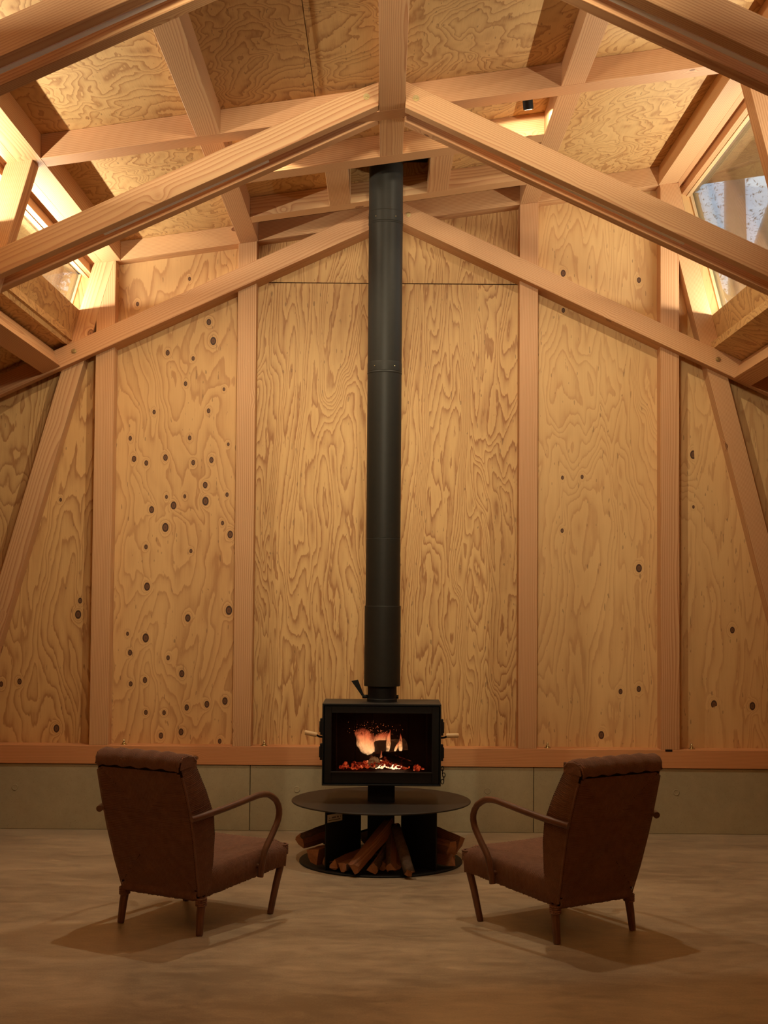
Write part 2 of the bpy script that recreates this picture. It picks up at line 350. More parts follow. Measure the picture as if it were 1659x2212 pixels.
# sheathing behind the veneer joints
link_bm('sheathing', prism_bm([(-XE, 0), (XE, 0), (XE, rafR(XE) + VH), (2.2, rafR(2.2) + VH), (gr(4.2), 4.2), (-1.807, roof(-1.807) + RT), (gl(3.66), 3.66), (-2.09, rafL(-2.09) + VH), (-XE, rafL(-XE) + VH)], YWALL + .013, YWALL + .16), M_GAP, wall)
Y3 = FR[2]
PX = [(-1.867, -1.747), (-0.955, -0.835), (0.863, 0.983), (1.773, 1.893)]
for i, (a, b_) in enumerate(PX):
    t = roof((a + b_) / 2) + (0.0 if i in (0, 3) else 0.0)
    timber('post', prism_bm([(a, ZS), (b_, ZS), (b_, roof(b_)), (a, roof(a))], Y3 + .0015, YWALL - .001, .002), wall, (0, 0, 1))
timber('sill_beam', box_bm(-XE, 0.205, Y3, YWALL + .01, 0.415, ZS, .003), wall, (1, 0, 0), M_REDSILL)
timber('sill_beam', box_bm(0.207, XE, Y3, YWALL + .01, 0.415, ZS, .003), wall, (1, 0, 0), M_REDSILL)
# braces let in between the posts behind the front rafters
for x0, x1, fn in ((-1.747, -0.955, lambda x: rafL(x, 2)), (-0.835, -0.045, lambda x: rafL(x, 2)), (0.09, 0.863, rafR), (0.983, 1.773, rafR)):
    d = Vector((1, 0, 0.463 if x0 < 0 else -0.463))
    timber('wall_brace', prism_bm([(x0, fn(x0)), (x1, fn(x1)), (x1, fn(x1) + VH), (x0, fn(x0) + VH)], Y3 + .002, YWALL - .001, .001), wall, d)
# concrete upstand with recessed joints
edges = [-XE, -0.84, 0.965, XE]
for a, b_ in zip(edges[:-1], edges[1:]):
    link_bm('concrete_panel', box_bm(a + .0018, b_ - .0018, Y3 + .012, YWALL + .16, 0.0, 0.411, .003), M_CONC, wall, Matrix.Translation(((a + b_) / 2, Y3 + .08, .2)))
link_bm('joint_backing', box_bm(-XE, XE, Y3 + .03, YWALL + .15, 0, 0.414), M_GAP, wall)
for x in (-2.335, -1.14, -0.541, 0.671, 1.872):
    bm = bmesh.new()
    tube_bm(bm, [(x + .017 * math.cos(a * math.pi / 8), Y3 + .0115, .262 + .017 * math.sin(a * math.pi / 8)) for a in range(17)], .0028, 6, False)
    bmesh.ops.create_circle(bm, cap_ends=True, radius=.015, segments=16, matrix=Matrix.Translation((x, Y3 + .0105, .262)) @ Matrix.Rotation(math.pi / 2, 4, 'X'))
    link_bm('tie_hole', bm, M_CONC, wall, Matrix.Translation((x, Y3, .262)))
def anchor(x):
    y = Y3 + .055
    p = link_bm('anchor_bolt', tube_bm(bmesh.new(), [(x, y, ZS), (x, y, ZS + .034)], .0055, 8), M_BRASS, wall)
    bm = bmesh.new(); tube_bm(bm, [(x, y, ZS), (x, y, ZS + .004)], .021, 16); link_bm('washer', bm, M_BRASS, p)
    bm = bmesh.new(); tube_bm(bm, [(x, y, ZS + .004), (x, y, ZS + .015)], .0105, 6); link_bm('nut', bm, M_BRASS, p)
for x in (-1.655, -0.757, 1.058, 1.98): anchor(x)
link_bm('post_shoe_gap', box_bm(1.80, 1.845, Y3 - .001, Y3 + .02, ZS - .012, ZS + .001), M_GAP, wall)

# ------------------------------------------------------------------ roof
ceil = empty('ceiling', (0, 4, 4)); tag(ceil, kind='structure')
def slab(name, x0, x1, y0, y1, d0, d1, mat=None, grain='y', bev=.0015, shape=roof):
    bm = prism_bm([(x0, shape(x0) + d0), (x1, shape(x1) + d0), (x1, shape(x1) + d1), (x0, shape(x0) + d1)], y0, y1, bev)
    if grain == 'y': return timber(name, bm, ceil, (0, 1, 0), mat, (-1, 0, 0))
    return timber(name, bm, ceil, (1, 0, .149), mat)
XL, XR = -1.834, 1.884
EAVE_IN_L, EAVE_IN_R = -1.717, 1.760
PUR = [(-0.946, -0.828), (-0.039, 0.086), (0.862, 0.982)]
JT = 0.13
joints = [YB] + FR
for y in FR:
    for a, b_ in ((EAVE_IN_L, EAVE_IN_R),):
        slab('roof_joist', a, b_, y, y + (JT if y < 8 else LEG), 0, RT, grain='x')
HD, MD = (7.26, 7.395), (8.05, 8.17)
slab('trimmer_joist', PUR[0][1], PUR[2][0], HD[0], HD[1], 0, RT, grain='x')
slab('trimmer_joist', PUR[0][1], PUR[2][0], MD[0], MD[1], 0, RT, grain='x')
bays = [(YB, FR[0]), (FR[0] + JT, FR[1]), (FR[1] + JT, FR[2])]
for y0, y1 in bays:
    slab('purlin', PUR[0][0], PUR[0][1], y0, y1, 0, RT); slab('purlin', PUR[2][0], PUR[2][1], y0, y1, 0, RT)
    if y1 < 8: slab('ridge_purlin', PUR[1][0], PUR[1][1], y0, y1, 0, RT)
    else: slab('ridge_purlin', PUR[1][0], PUR[1][1], y0, HD[0], 0, RT)
slab('flue_trimmer', -0.345, -0.218, HD[1], MD[0], 0, RT); slab('flue_trimmer', 0.246, 0.372, HD[1], MD[0], 0, RT)
for y0, y1 in ((YB, FR[0] + .06), (FR[0] + .06, FR[1] + .06), (FR[1] + .06, YWALL)):
    slab('eave_beam', XL, EAVE_IN_L, y0, y1, 0, RT); slab('eave_beam', EAVE_IN_R, XR, y0, y1, 0, RT)
    slab('soffit_board', -1.915, XL - .001, y0, y1, .002, .03); slab('soffit_board', XR + .001, 1.937, y0, y1, .002, .03)
def roof_panel(x0, x1, y0, y1):
    bm = prism_bm([(x0 + G, roof(x0) + RT + .0005), (x1 - G, roof(x1) + RT + .0005), (x1 - G, roof(x1) + RT + .0125), (x0 + G, roof(x0) + RT + .0125)], y0 + G, y1 - G)
    c = Vector(((x0 + x1) / 2, (y0 + y1) / 2, roof((x0 + x1) / 2) + RT))
    return link_bm('roof_panel', bm, M_PLYROOF, ceil, frame(c, (1, 0, .149), (0, 0, 1)))     # local z runs along y
HOLE = (-0.218, 0.246, HD[1], MD[0])
xs = [-1.9, -0.887, -0.36, 0.0235, 0.922, 1.95]
ys = [YB, 0.7, 2.6, FR[0] + .06, FR[1] + .06, YWALL]
for i in range(5):
    for j in range(5):
        x0, x1, y0, y1 = xs[i], xs[i + 1], ys[j], ys[j + 1]
        if j == 4 and i in (2, 3):
            h0, h1 = (HOLE[0], x1) if i == 2 else (x0, HOLE[1])
            roof_panel(x0, x1, y0, HOLE[2]); roof_panel(x0, x1, HOLE[3], y1)
            if i == 2: roof_panel(x0, h0, HOLE[2], HOLE[3])
            else: roof_panel(h1, x1, HOLE[2], HOLE[3])
        else: roof_panel(x0, x1, y0, y1)
# roof build-up above, overhanging both eaves; black lined opening for the flue
def deck(x0, x1, y0, y1): return link_bm('roof_deck', prism_bm([(x0, roof(x0) + RT + .014), (x1, roof(x1) + RT + .014), (x1, roof(x1) + RT + .2), (x0, roof(x0) + RT + .2)], y0, y1), M_PLYROOF, ceil, frame(((x0 + x1) / 2, (y0 + y1) / 2, 4.0), (1, 0, .149), (0, 0, 1)))
deck(-2.55, HOLE[0], YB, YWALL + .5); deck(HOLE[1], 2.75, YB, YWALL + .5); deck(HOLE[0], HOLE[1], YB, HOLE[2]); deck(HOLE[0], HOLE[1], HOLE[3], YWALL + .5)
bm = box_bm(HOLE[0] - .02, HOLE[1] + .02, HOLE[2] - .02, HOLE[3] + .02, 4.13, 4.16); link_bm('flue_flashing', bm, M_BLACK, ceil)
ALLY = (YB, FR[2])

# ------------------------------------------------------------------ sides: clerestory, aisle roof, outer walls, windows
def side(sgn):
    nm = 'left' if sgn < 0 else 'right'
    w = empty('wall_' + nm, (sgn * 2.5, 4, 0)); tag(w, kind='structure')
    leg = (lambda z: legL(z)) if sgn < 0 else (lambda z: legR(z))
    raf = rafL if sgn < 0 else rafR
    xt = leg(3.321); xb = leg(3.09)
    for y0, y1 in ((YB, FR[0] + .06), (FR[0] + .06, FR[1] + .06), (FR[1] + .06, YWALL - .001)):
        # panel under the window (grain along y)
        d = sgn * .024
        bm = prism_bm([(xb, 3.09), (xt, 3.321), (xt + d, 3.321), (xb + d, 3.09)], y0 + G, y1 - G)
        link_bm('clerestory_panel', bm, M_PLYROOF, w, frame(((xt + xb) / 2, (y0 + y1) / 2, 3.2), (xt - xb, 0, .231), (sgn, 0, .26)))
        # aisle roof sheets lying on the rafters
        xa, xc = sgn * 2.02 if sgn < 0 else 2.10, sgn * XE
        bm = prism_bm([(xa, raf(xa) + VH + .001), (xc, raf(xc) + VH + .001), (xc, raf(xc) + VH + .13), (xa - sgn * .0, raf(xa) + VH + .05)], y0 + G, y1 - G)
        link_bm('aisle_roof_panel', bm, M_PLYROOF, w, frame(((xa + xc) / 2, (y0 + y1) / 2, 2.9), (1, 0, .463 * (1 if sgn < 0 else -1)), (0, 0, 1)))
    # wall plates between the frames, tilted with the rafters
    a = math.atan(.463); t = Vector((sgn * math.cos(a), 0, -math.sin(a))); n = Vector((sgn * math.sin(a), 0, math.cos(a)))
    p0 = Vector((-2.074, 0, 2.945)) if sgn < 0 else Vector((2.221, 0, 2.902))
    for k in range(3):
        y0 = YB if k == 0 else FR[k - 1] + LEG + RAF; y1 = FR[k] - RAF
        poly = [p0, p0 + t * .12, p0 + t * .12 + n * .119, p0 + n * .119]
        timber('wall_plate', prism_bm([(p.x, p.z) for p in poly], y0, y1, .0015), w, (0, 1, 0), None, (-sgn, 0, 0))
    # outer wall
    link_bm('outer_wall_panel', box_bm(min(sgn * XE, sgn * (XE + .1)), max(sgn * XE, sgn * (XE + .1)), YB, YWALL + .1, 0, raf(sgn * XE) + VH), M_PLYWALL, w, Matrix.Translation((sgn * XE, 4, 1.3)))
    # window
    win = empty('window_1' if sgn < 0 else 'window_2', (xt, 4, 3.32)); tag(win, kind='structure')
    gx = lambda z: leg(z) + sgn * (.10 if sgn < 0 else .105)
    xh = -1.915 if sgn < 0 else 1.937
    zh = roof(xh); z0, z1 = 3.30, zh - .045
    for y0, y1 in ((YB, FR[0] + .06), (FR[0] + .06, FR[1] + .06), (FR[1] + .06, YWALL)):
        timber('head_rail', prism_bm([(xh, zh - .05), (xh + sgn * .03, zh - .057), (xh + sgn * .10, zh - .03), (xh + sgn * .10, zh + .13), (xh, zh + .03)], y0, y1, .001), win, (0, 1, 0), None, (-1, 0, 0))
        timber('glazing_bead', prism_bm([(xh + sgn * .031, zh - .063), (xh + sgn * .052, zh - .068), (xh + sgn * .052, zh - .035), (xh + sgn * .031, zh - .04)], y0, y1), win, (0, 1, 0), M_PALE, (-1, 0, 0))
        timber('window_ledge', prism_bm([(xt + sgn * .0245, 3.26), (xt + sgn * .15, 3.255), (xt + sgn * .15, 3.284), (xt + sgn * .0245, 3.286)], y0, y1), win, (0, 1, 0), None, (-1, 0, 0))
        bm = prism_bm([(gx(z0), z0), (gx(z0) + sgn * .008, z0), (gx(z1) + sgn * .008, z1), (gx(z1), z1)], y0 + .03, y1 - .03)
        link_bm('glass_pane', bm, M_GLASS, win, Matrix.Translation((gx(3.5), (y0 + y1) / 2, 3.5)))
        for yy in (y0, y1 - .03):
            timber('window_jamb', prism_bm([(leg(3.31) + sgn * .085, 3.31), (leg(3.31) + sgn * .14, 3.31), (leg(z1) + sgn * .14, z1), (leg(z1) + sgn * .085, z1)], yy, yy + .03), win, (leg(z1) - leg(3.3), 0, z1 - 3.3), M_PALE)
    return leg, xt
M_PALE = timber_mat('pale_bead_timber', (0.70, 0.50, 0.27), (0.52, 0.30, 0.13), (0.66, 0.45, 0.23))
side(-1); side(1)
wf = link_bm('wall_front', box_bm(-XE - .1, XE + .1, YB - .1, YB, 0, 4.6), M_PLYWALL); tag(wf, kind='structure')

# ------------------------------------------------------------------ trusses
def hexbolt(x, y, z, parent):
    p = link_bm('bolt', tube_bm(bmesh.new(), [(x, y, z), (x, y - .016, z)], .0065, 8), M_BRASS, parent)
    link_bm('washer', tube_bm(bmesh.new(), [(x, y, z), (x, y - .003, z)], .016, 14), M_BRASS, p)
    link_bm('nut', tube_bm(bmesh.new(), [(x, y - .003, z), (x, y - .011, z)], .011, 6), M_BRASS, p)
TL = ['doubled timber truss nearest the camera, crossing both upper corners of the view',
      'middle doubled timber truss with two light profiles, peaking in front of the flue',
      'timber truss against the plywood end wall, its peak behind the flue']
for k, y in enumerate(FR):
    t = empty('timber_truss', (0, y, 0)); tag(t, TL[k], 'roof truss', 'timber roof trusses')
    for a, b_ in ([(y - RAF, y)] + ([(y + LEG, y + LEG + RAF)] if k < 2 else [])):
        x0, x1 = -XE, PUR[1][0] - .004
        cl = lambda x: min(rafL(x, k) + VH, roof(x) + RT)
        pl = [(x0, rafL(x0, k)), (x1, rafL(x1, k)), (x1, cl(x1)), (x1 - .2, cl(x1 - .2)), (x0, rafL(x0, k) + VH)]
        timber('rafter', prism_bm(pl, a, b_, .002), t, (1, 0, .463))
        x0, x1 = PUR[1][1] + .002, XE
        cr = lambda x: min(rafR(x) + VH, roof(x) + RT)
        pl = [(x0, rafR(x0)), (x1, rafR(x1)), (x1, rafR(x1) + VH), (x0 + .06, cr(x0 + .06)), (x0, cr(x0))]
        timber('rafter', prism_bm(pl, a, b_, .002), t, (1, 0, -.463))
    zl, zr = roof(-1.75), roof(1.85)
    timber('leg', prism_bm([(legL(0), 0), (legL(0) + .128, 0), (legL(zl) + .128, zl), (legL(zl), zl)], y, y + LEG, .002), t, (legL(zl) - legL(0), 0, zl))
    timber('leg', prism_bm([(legR(0) - .122, 0), (legR(0), 0), (legR(zr), zr), (legR(zr) - .122, zr)], y, y + LEG, .002), t, (legR(zr) - legR(0), 0, zr))
    for x, fn in ((-1.99, lambda x: rafL(x, k)), (-0.103, lambda x: rafL(x, k)), (0.14, rafR), (2.125, rafR)):
        hexbolt(x, y - RAF, fn(x) + VH * .53, t)

# ------------------------------------------------------------------ linear lights
def area(name, M, sx, sy, power, parent, spread=math.pi):
    ld = bpy.data.lights.new(name, 'AREA'); ld.shape = 'RECTANGLE'; ld.size = sx; ld.size_y = sy; ld.energy = power; ld.color = STRIP; ld.spread = spread
    o = bpy.data.objects.new(name, ld); C.objects.link(o); return place(o, M, parent)
for sgn in (-1, 1):
    x = (legL(3.31) if sgn < 0 else legR(3.31)) + sgn * .080
    spans = ((YB + .1, FR[0] - .02), (FR[0] + LEG + .02, FR[1] - .02), (FR[1] + LEG + .02, FR[2] - .02))
    where = ('behind the camera', 'beside the nearest bay', 'in the bay by the end wall')
    for k, (y0, y1) in enumerate(spans):
        s = empty('window_light_strip', (x, (y0 + y1) / 2, 3.30))
        tag(s, 'thin warm light strip lying on the %s window ledge, %s' % ('left' if sgn < 0 else 'right', where[k]), 'light strip', 'light strips on the window ledges')
        link_bm('profile', box_bm(x - .010, x + .010, y0, y1, 3.284, 3.302), M_ALU, s)
        link_bm('diffuser', box_bm(x - .006, x + .006, y0 + .01, y1 - .01, 3.3022, 3.304), M_LED, s)
        # area light faces -z; flip to face up
        M = Matrix.Translation((x, (y0 + y1) / 2, 3.311)) @ Matrix.Rotation(-sgn * math.radians(30), 4, 'Y') @ Matrix.Rotation(math.pi, 4, 'X')
        area('strip_light', M, .012, y1 - y0 - .02, (P_SILL_L if sgn < 0 else P_SILL_R) * (y1 - y0), s)
a = math.atan(.463)
def truss_strip(k, xa, xb, label):
    y = FR[k] + .034
    sg = -1 if xa < 0 else 1
    fn = (lambda x: rafL(x, k)) if sg < 0 else rafR
    za, zb = fn(xa) + .006, fn(xb) + .006
    c = Vector(((xa + xb) / 2, y, (za + zb) / 2)); d = Vector((xb - xa, 0, zb - za)); L = d.length
    s = empty('linear_light', c); tag(s, label, 'light', 'linear lights in the truss slots')
    F = frame(c, d, (0, 1, 0))
    bm = bmesh.new()
    prof = [(-.017, 0), (.017, 0), (.017, .022), (.0145, .022), (.0145, .003), (-.0145, .003), (-.0145, .022), (-.017, .022)]
    b2 = prism_bm(prof, -L / 2, L / 2, 0, 'yz'); link_bm('profile', b2, M_ALU, s, F, local=True)
    b2 = box_bm(-L / 2 + .003, L / 2 - .003, -.0135, .0135, .012, .015); link_bm('diffuser', b2, M_DIFF, s, F, local=True)
    for e in (-1, 1):
        b2 = box_bm(min(e * L / 2, e * (L / 2 + .002)), max(e * L / 2, e * (L / 2 + .002)), -.0172, .0172, 0, .024); link_bm('end_cap', b2, M_ALU, s, F, local=True)
truss_strip(1, -1.402, -0.590, 'white unlit linear light profile in the left slot of the middle truss')
truss_strip(1, 0.668, 1.478, 'white unlit linear light profile in the right slot of the middle truss')
truss_strip(0, -1.47, -0.63, 'white unlit linear light profile in the slot of the nearest truss, upper left')
truss_strip(0, 0.66, 1.48, 'white unlit linear light profile in the slot of the nearest truss, upper right')

# ------------------------------------------------------------------ spotlights
def spotlight(x, y, target, power, label, ang=110, blend=.5, drop=.045, spill=0.0, soft=.016):
    z = roof(x) + RT; hl = .042
    s = empty('spotlight', (x, y, z)); tag(s, label, 'spotlight', 'small black roof spotlights')
    d = (Vector(target) - Vector((x, y, z - drop))).normalized(); c = Vector((x, y, z - drop))
    bm = bmesh.new(); tube_bm(bm, [c - d * hl, c - d * (hl - .005), c + d * hl], [.022, .027, .027], 20); link_bm('housing', bm, M_BLACK, s, smooth=math.radians(40))
    bm = bmesh.new(); tube_bm(bm, [c + d * (hl + .0001), c + d * (hl + .0006)], .020, 16); link_bm('lens', bm, M_LED, s)
    if drop > .06: bm = bmesh.new(); tube_bm(bm, [(x, y, z), (x, y, z - drop + .015)], .007, 8); link_bm('stem', bm, M_BLACK, s)
    bm = box_bm(x - .045, x + .045, y - .018, y + .018, z - .010, z); link_bm('mount', bm, M_BLACK, s)
    for nm, pw, an, bl in (('spot_lamp', power, ang, blend), ('spill_lamp', spill, 172, .06)):
        if pw <= 0: continue
        ld = bpy.data.lights.new(nm, 'SPOT'); ld.energy = pw; ld.color = WARM; ld.spot_size = math.radians(an); ld.spot_blend = bl; ld.shadow_soft_size = soft
        o = bpy.data.objects.new(nm, ld); C.objects.link(o)
        q = d.to_track_quat('-Z', 'Y'); place(o, Matrix.Translation(c + d * (hl + .008)) @ q.to_matrix().to_4x4(), s)
spotlight(0.735, 6.93, (1.15, 7.85, 1.2), P_SPOT, 'black cylinder spotlight under the roof, right of the ridge', 124, .6, spill=P_SPOT * .21)
spotlight(-0.735, 6.93, (-1.15, 7.85, 1.0), P_SPOT, 'black cylinder spotlight under the roof, left of the ridge', 124, .6, spill=P_SPOT * .21)
spotlight(0.20, 2.95, (0.05, 8.7, 3.1), P_SPOT_BACK, 'black cylinder spotlight above and behind the view, right side of the ridge', 66, 1.0, .42, soft=.10)
spotlight(-0.15, 2.95, (-0.05, 8.7, 3.1), P_SPOT_BACK, 'black cylinder spotlight above and behind the view, left side of the ridge', 66, 1.0, .40, soft=.10)

# ------------------------------------------------------------------ wood stove
SX, SY = -0.004, 7.70
stove = empty('wood_stove', (SX, SY, 0)); tag(stove, 'black steel wood stove on a round hearth disc with a tall flue', 'stove')
lathe('base_plate', [(.458, .0), (.460, .002), (.460, .008), (.458, .010)], M_BLACK, stove, 64, SX, 7.66)
lathe('hearth_disc', [(.506, .330), (.509, .332), (.509, .337), (.506, .339)], M_PLATE, stove, 96, SX, SY)
for ang in (50, 130, 230, 310):
    c_, s_ = math.cos(math.radians(ang)), math.sin(math.radians(ang)); n_ = Vector((-s_, c_, 0)) * .004
    p, q = Vector((SX + c_ * .185, SY + s_ * .185, 0)), Vector((SX + c_ * .468, SY + s_ * .468, 0))
    poly = [p - n_, q - n_, q + n_, p + n_]; bm = prism_bm([(v.x, v.y) for v in poly], .010, .331, .0, 'xy'); fin_ = link_bm('support_fin', bm, M_BLACK, stove)
    if ang == 230:
        # sticker with two lines of print near the top outer corner
        u_ = (p - q).normalized(); o_ = q + u_ * .006; nn = Vector((u_.y, -u_.x, 0)); nn = nn if nn.y < 0 else -nn
        def card(u0, u1, z0, z1, off, mat, name, par):
            bm = bmesh.new(); vs = []
            for oo in (0.0045, 0.0045 + off):
                vs += [bm.verts.new(o_ + u_ * a_ + nn * oo + Vector((0, 0, z_))) for a_, z_ in ((u0, z0), (u1, z0), (u1, z1), (u0, z1))]
            for f in ((0, 1, 2, 3), (7, 6, 5, 4), (0, 4, 5, 1), (1, 5, 6, 2), (2, 6, 7, 3), (3, 7, 4, 0)): bm.faces.new([vs[i] for i in f])
            return link_bm(name, bm, mat, par)
        lab = card(.004, .125, .264, .306, .0006, M_PAPER, 'maker_label', fin_); lab['label'] = 'small pale printed label'
        FIN_CARD = (card, lab)
for (z0, z1) in ((.010, .331), (.338, .443)):
    link_bm('pedestal', box_bm(SX - .076, SX + .076, SY - .076, SY + .076, z0, z1, .002), M_BLACK, stove)
card, lab = FIN_CARD
for i, (u0, u1, z0, z1) in enumerate([(.018, .026, .286, .289), (.040, .046, .284, .292), (.049, .055, .284, .292), (.058, .064, .284, .292), (.067, .073, .284, .292), (.084, .094, .284, .292), (.108, .111, .284, .292), (.012, .110, .2735, .2765)]):
    bm = None
    card(u0, u1, z0, z1, .0009, M_INK, 'print', fin_ if False else lab.parent)
# brace between the fins
tube('brace', [(SX - .34, SY + .38, .02), (SX + .02, SY + .06, .19)], .006, M_BLACK, stove, 8)
# firebox shell
X0, X1, YF, YK, Z0, Z1 = SX - .331, SX + .331, 7.525, 7.875, .442, .895
tk = .008
link_bm('firebox_top', box_bm(X0, X1, YF, YK, Z1 - tk, Z1, .001), M_PLATE, stove); link_bm('firebox_bottom', box_bm(X0, X1, YF, YK, Z0, Z0 + tk, .001), M_BLACK, stove)
link_bm('firebox_side', box_bm(X0, X0 + tk, YF, YK, Z0 + tk, Z1 - tk), M_BLACK, stove); link_bm('firebox_side', box_bm(X1 - tk, X1, YF, YK, Z0 + tk, Z1 - tk), M_BLACK, stove)
link_bm('firebox_back', box_bm(X0 + tk, X1 - tk, YK - tk, YK, Z0 + tk, Z1 - tk), M_BLACK, stove)
# lining
for a_ in ((X0 + .05, X0 + .075, YF + .05, YK - .02, .50, .86), (X1 - .075, X1 - .05, YF + .05, YK - .02, .50, .86)):
    link_bm('lining', box_bm(*a_), M_SOOT, stove)
for i in range(5):
    w_ = (X1 - X0 - .15) / 5
    link_bm('fire_brick', box_bm(X0 + .075 + i * w_ + .0015, X0 + .075 + (i + 1) * w_ - .0015, YK - .05, YK - .02, .50, .86, .002), M_SOOT, stove)
link_bm('grate', box_bm(X0 + .05, X1 - .05, YF + .03, YK - .02, .50, .515), M_SOOT, stove)
# door: frame, glass, lip
GX0, GX1, GZ0, GZ1 = SX - .280, SX + .280, .516, .843
door = link_bm('door', box_bm(X0 + .012, GX0, YF - .006, YF + .02, Z0 + .012, Z1 - .014, .0015), M_BLACK, stove)
for nm, a_ in (('door_stile', (GX1, X1 - .012, Z0 + .012, Z1 - .014)), ('door_rail', (GX0, GX1, Z0 + .012, GZ0)), ('door_rail', (GX0, GX1, GZ1, Z1 - .014))):
    link_bm(nm, box_bm(a_[0], a_[1], YF - .006, YF + .02, a_[2], a_[3], .0015), M_BLACK, door)
link_bm('door_glass', box_bm(GX0, GX1, YF + .004, YF + .008, GZ0, GZ1), M_DOORGLASS, door)
link_bm('ash_lip', box_bm(GX0 - .004, GX1 + .004, YF - .010, YF + .004, GZ0 - .003, GZ0 + .002), M_PLATE, door)
bm = bmesh.new()
for a_ in ((X0, X1, Z1 - .010, Z1), (X0, X1, Z0, Z0 + .008), (X0, X0 + .008, Z0 + .008, Z1 - .010), (X1 - .008, X1, Z0 + .008, Z1 - .010)):
    b2 = box_bm(a_[0], a_[1], YF - .012, YF, a_[2], a_[3], .001); me_ = bpy.data.meshes.new('t'); b2.to_mesh(me_); b2.free(); bm.from_mesh(me_); bpy.data.meshes.remove(me_)
link_bm('front_rim', bm, M_BLACK, stove)
# hinges and handles on both sides
for sg in (-1, 1):
    xs_ = X0 if sg < 0 else X1
    for zc in (.765, .625):
        h_ = link_bm('hinge', box_bm(min(xs_, xs_ + sg * .013), max(xs_, xs_ + sg * .013), YF + .005, YF + .05, zc - .045, zc + .045, .001), M_BLACK, stove)
        link_bm('hinge_pin', tube_bm(bmesh.new(), [(xs_ + sg * .012, YF + .012, zc - .03), (xs_ + sg * .012, YF + .012, zc + .03)], .006, 8), M_BLACK, h_)
    zc = .718
    ar = tube('handle_arm', [(xs_, YF + .03, zc - .012), (xs_ + sg * .018, YF + .01, zc - .008), (xs_ + sg * .034, YF - .005, zc + (.004 if sg < 0 else 0))], .0055, M_BLACK, stove, 10)
    hd = bmesh.new(); dz = .012 if sg < 0 else .002
    tube_bm(hd, [(xs_ + sg * .030, YF - .005, zc + .003), (xs_ + sg * .034, YF - .005, zc + .004), (xs_ + sg * .094, YF - .007, zc + .004 + dz), (xs_ + sg * .098, YF - .007, zc + .004 + dz)], [.011, .013, .013, .010], 16)
    hh = link_bm('handle_grip', hd, M_HANDLE, ar, smooth=math.radians(40)); hh['label'] = 'pale turned wooden grip'
# small chain and wing nuts on the lower right side
for i in range(5):
    z_ = .535 - i * .018; x_ = X1 + .010 + (.008 if i in (2, 3) else 0)
    bm = bmesh.new(); A_ = Vector((1, 0, 0)) if i % 2 == 0 else Vector((0, 1, 0))
    tube_bm(bm, [Vector((x_, YF + .03, z_)) + A_ * .008 * math.cos(t_ * math.pi / 6) + Vector((0, 0, .013)) * math.sin(t_ * math.pi / 6) for t_ in range(13)], .0022, 6, False); link_bm('chain_link', bm, M_BLACK, stove)
# flue
def flue(name, prof): return lathe(name, prof, M_FLUE, stove, 56, SX, SY)
lathe('flue_neck', [(.0865, .893), (.0865, .91), (.083, .915), (.083, .99)], M_BLACK, stove, 48, SX, SY)
flue('flue_sleeve', [(.1025, .984), (.1035, .986), (.1035, 1.437), (.1020, 1.441)])
flue('flue_pipe', [(.0985, 1.436), (.0985, 1.824), (.0975, 1.826)])
flue('flue_pipe', [(.0975, 1.8265), (.0985, 1.8285), (.0985, 2.760), (.0985, 2.772), (.1005, 2.775), (.1005, 2.780), (.0985, 2.784)])
flue('flue_collar', [(.0985, 2.784), (.0997, 2.786), (.0997, 2.834), (.0985, 2.840)])
flue('flue_pipe', [(.0985, 2.840), (.0985, 3.640), (.1005, 3.643), (.1005, 3.648), (.0985, 3.651)])
flue('flue_collar', [(.0985, 3.651), (.0997, 3.653), (.0997, 3.712), (.0985, 3.715)])
flue('flue_pipe', [(.0985, 3.715), (.0985, 4.13)])
for z_ in (2.81, 3.675):
    for an in (-125, -55):
        x_, y_ = SX + .0997 * math.cos(math.radians(an)), SY + .0997 * math.sin(math.radians(an))
        bm = bmesh.new(); bmesh.ops.create_uvsphere(bm, u_segments=8, v_segments=6, radius=.0032, matrix=Matrix.Translation((x_, y_, z_))); link_bm('rivet', bm, M_BRASS, stove)
# damper lever and its screw
lv = link_bm('damper_lever', prism_bm([(SX - .108, .915), (SX - .099, .92), (SX - .138, 1.018), (SX - .176, 1.010)], SY - .003, SY + .003, .0006), M_BLACK, stove)
link_bm('damper_screw', tube_bm(bmesh.new(), [(SX - .08, SY, .922), (SX - .112, SY, .922)], .011, 10), M_BLACK, lv)
link_bm('damper_screw', tube_bm(bmesh.new(), [(SX + .08, SY, .922), (SX + .094, SY, .922)], .011, 10), M_BLACK, stove)

# ------------------------------------------------------------------ the fire
def fire_mat(name, s, scale, thr, cols):
    b = NT(name); co, off, col = obj_coords(b); n = b.noise(b.vmath('ADD', co, off), scale, 4, 0.65, 0.6)
    c = b.ramp(n, cols); b.set(b.p.inputs['Base Color'], (0.02, 0.012, 0.01, 1)); b.set(b.p.inputs['Roughness'], .9)
    b.set(b.p.inputs['Emission Color'], c); b.set(b.p.inputs['Emission Strength'], s); return b.m
M_EMBER = fire_mat('glowing_embers', 1.5, 34.0, .5, [(0.0, (0, 0, 0)), (0.36, (0.02, 0.001, 0.0005)), (0.50, (0.28, 0.016, 0.005)), (0.62, (1.0, 0.13, 0.03)), (0.74, (2.2, 1.0, 0.45))])
M_HOT = fire_mat('white_hot_embers', 5.0, 60.0, .5, [(0.0, (0.25, 0.02, 0.005)), (0.36, (1.0, 0.28, 0.08)), (0.5, (1.2, 0.75, 0.42)), (1.0, (1.3, 1.1, 0.8))])
M_CHAR = fire_mat('charred_log', 0.55, 26.0, .5, [(0.0, (0, 0, 0)), (0.56, (0.0, 0.0, 0.0)), (0.62, (0.25, 0.02, 0.006)), (0.72, (0.9, 0.16, 0.04))])
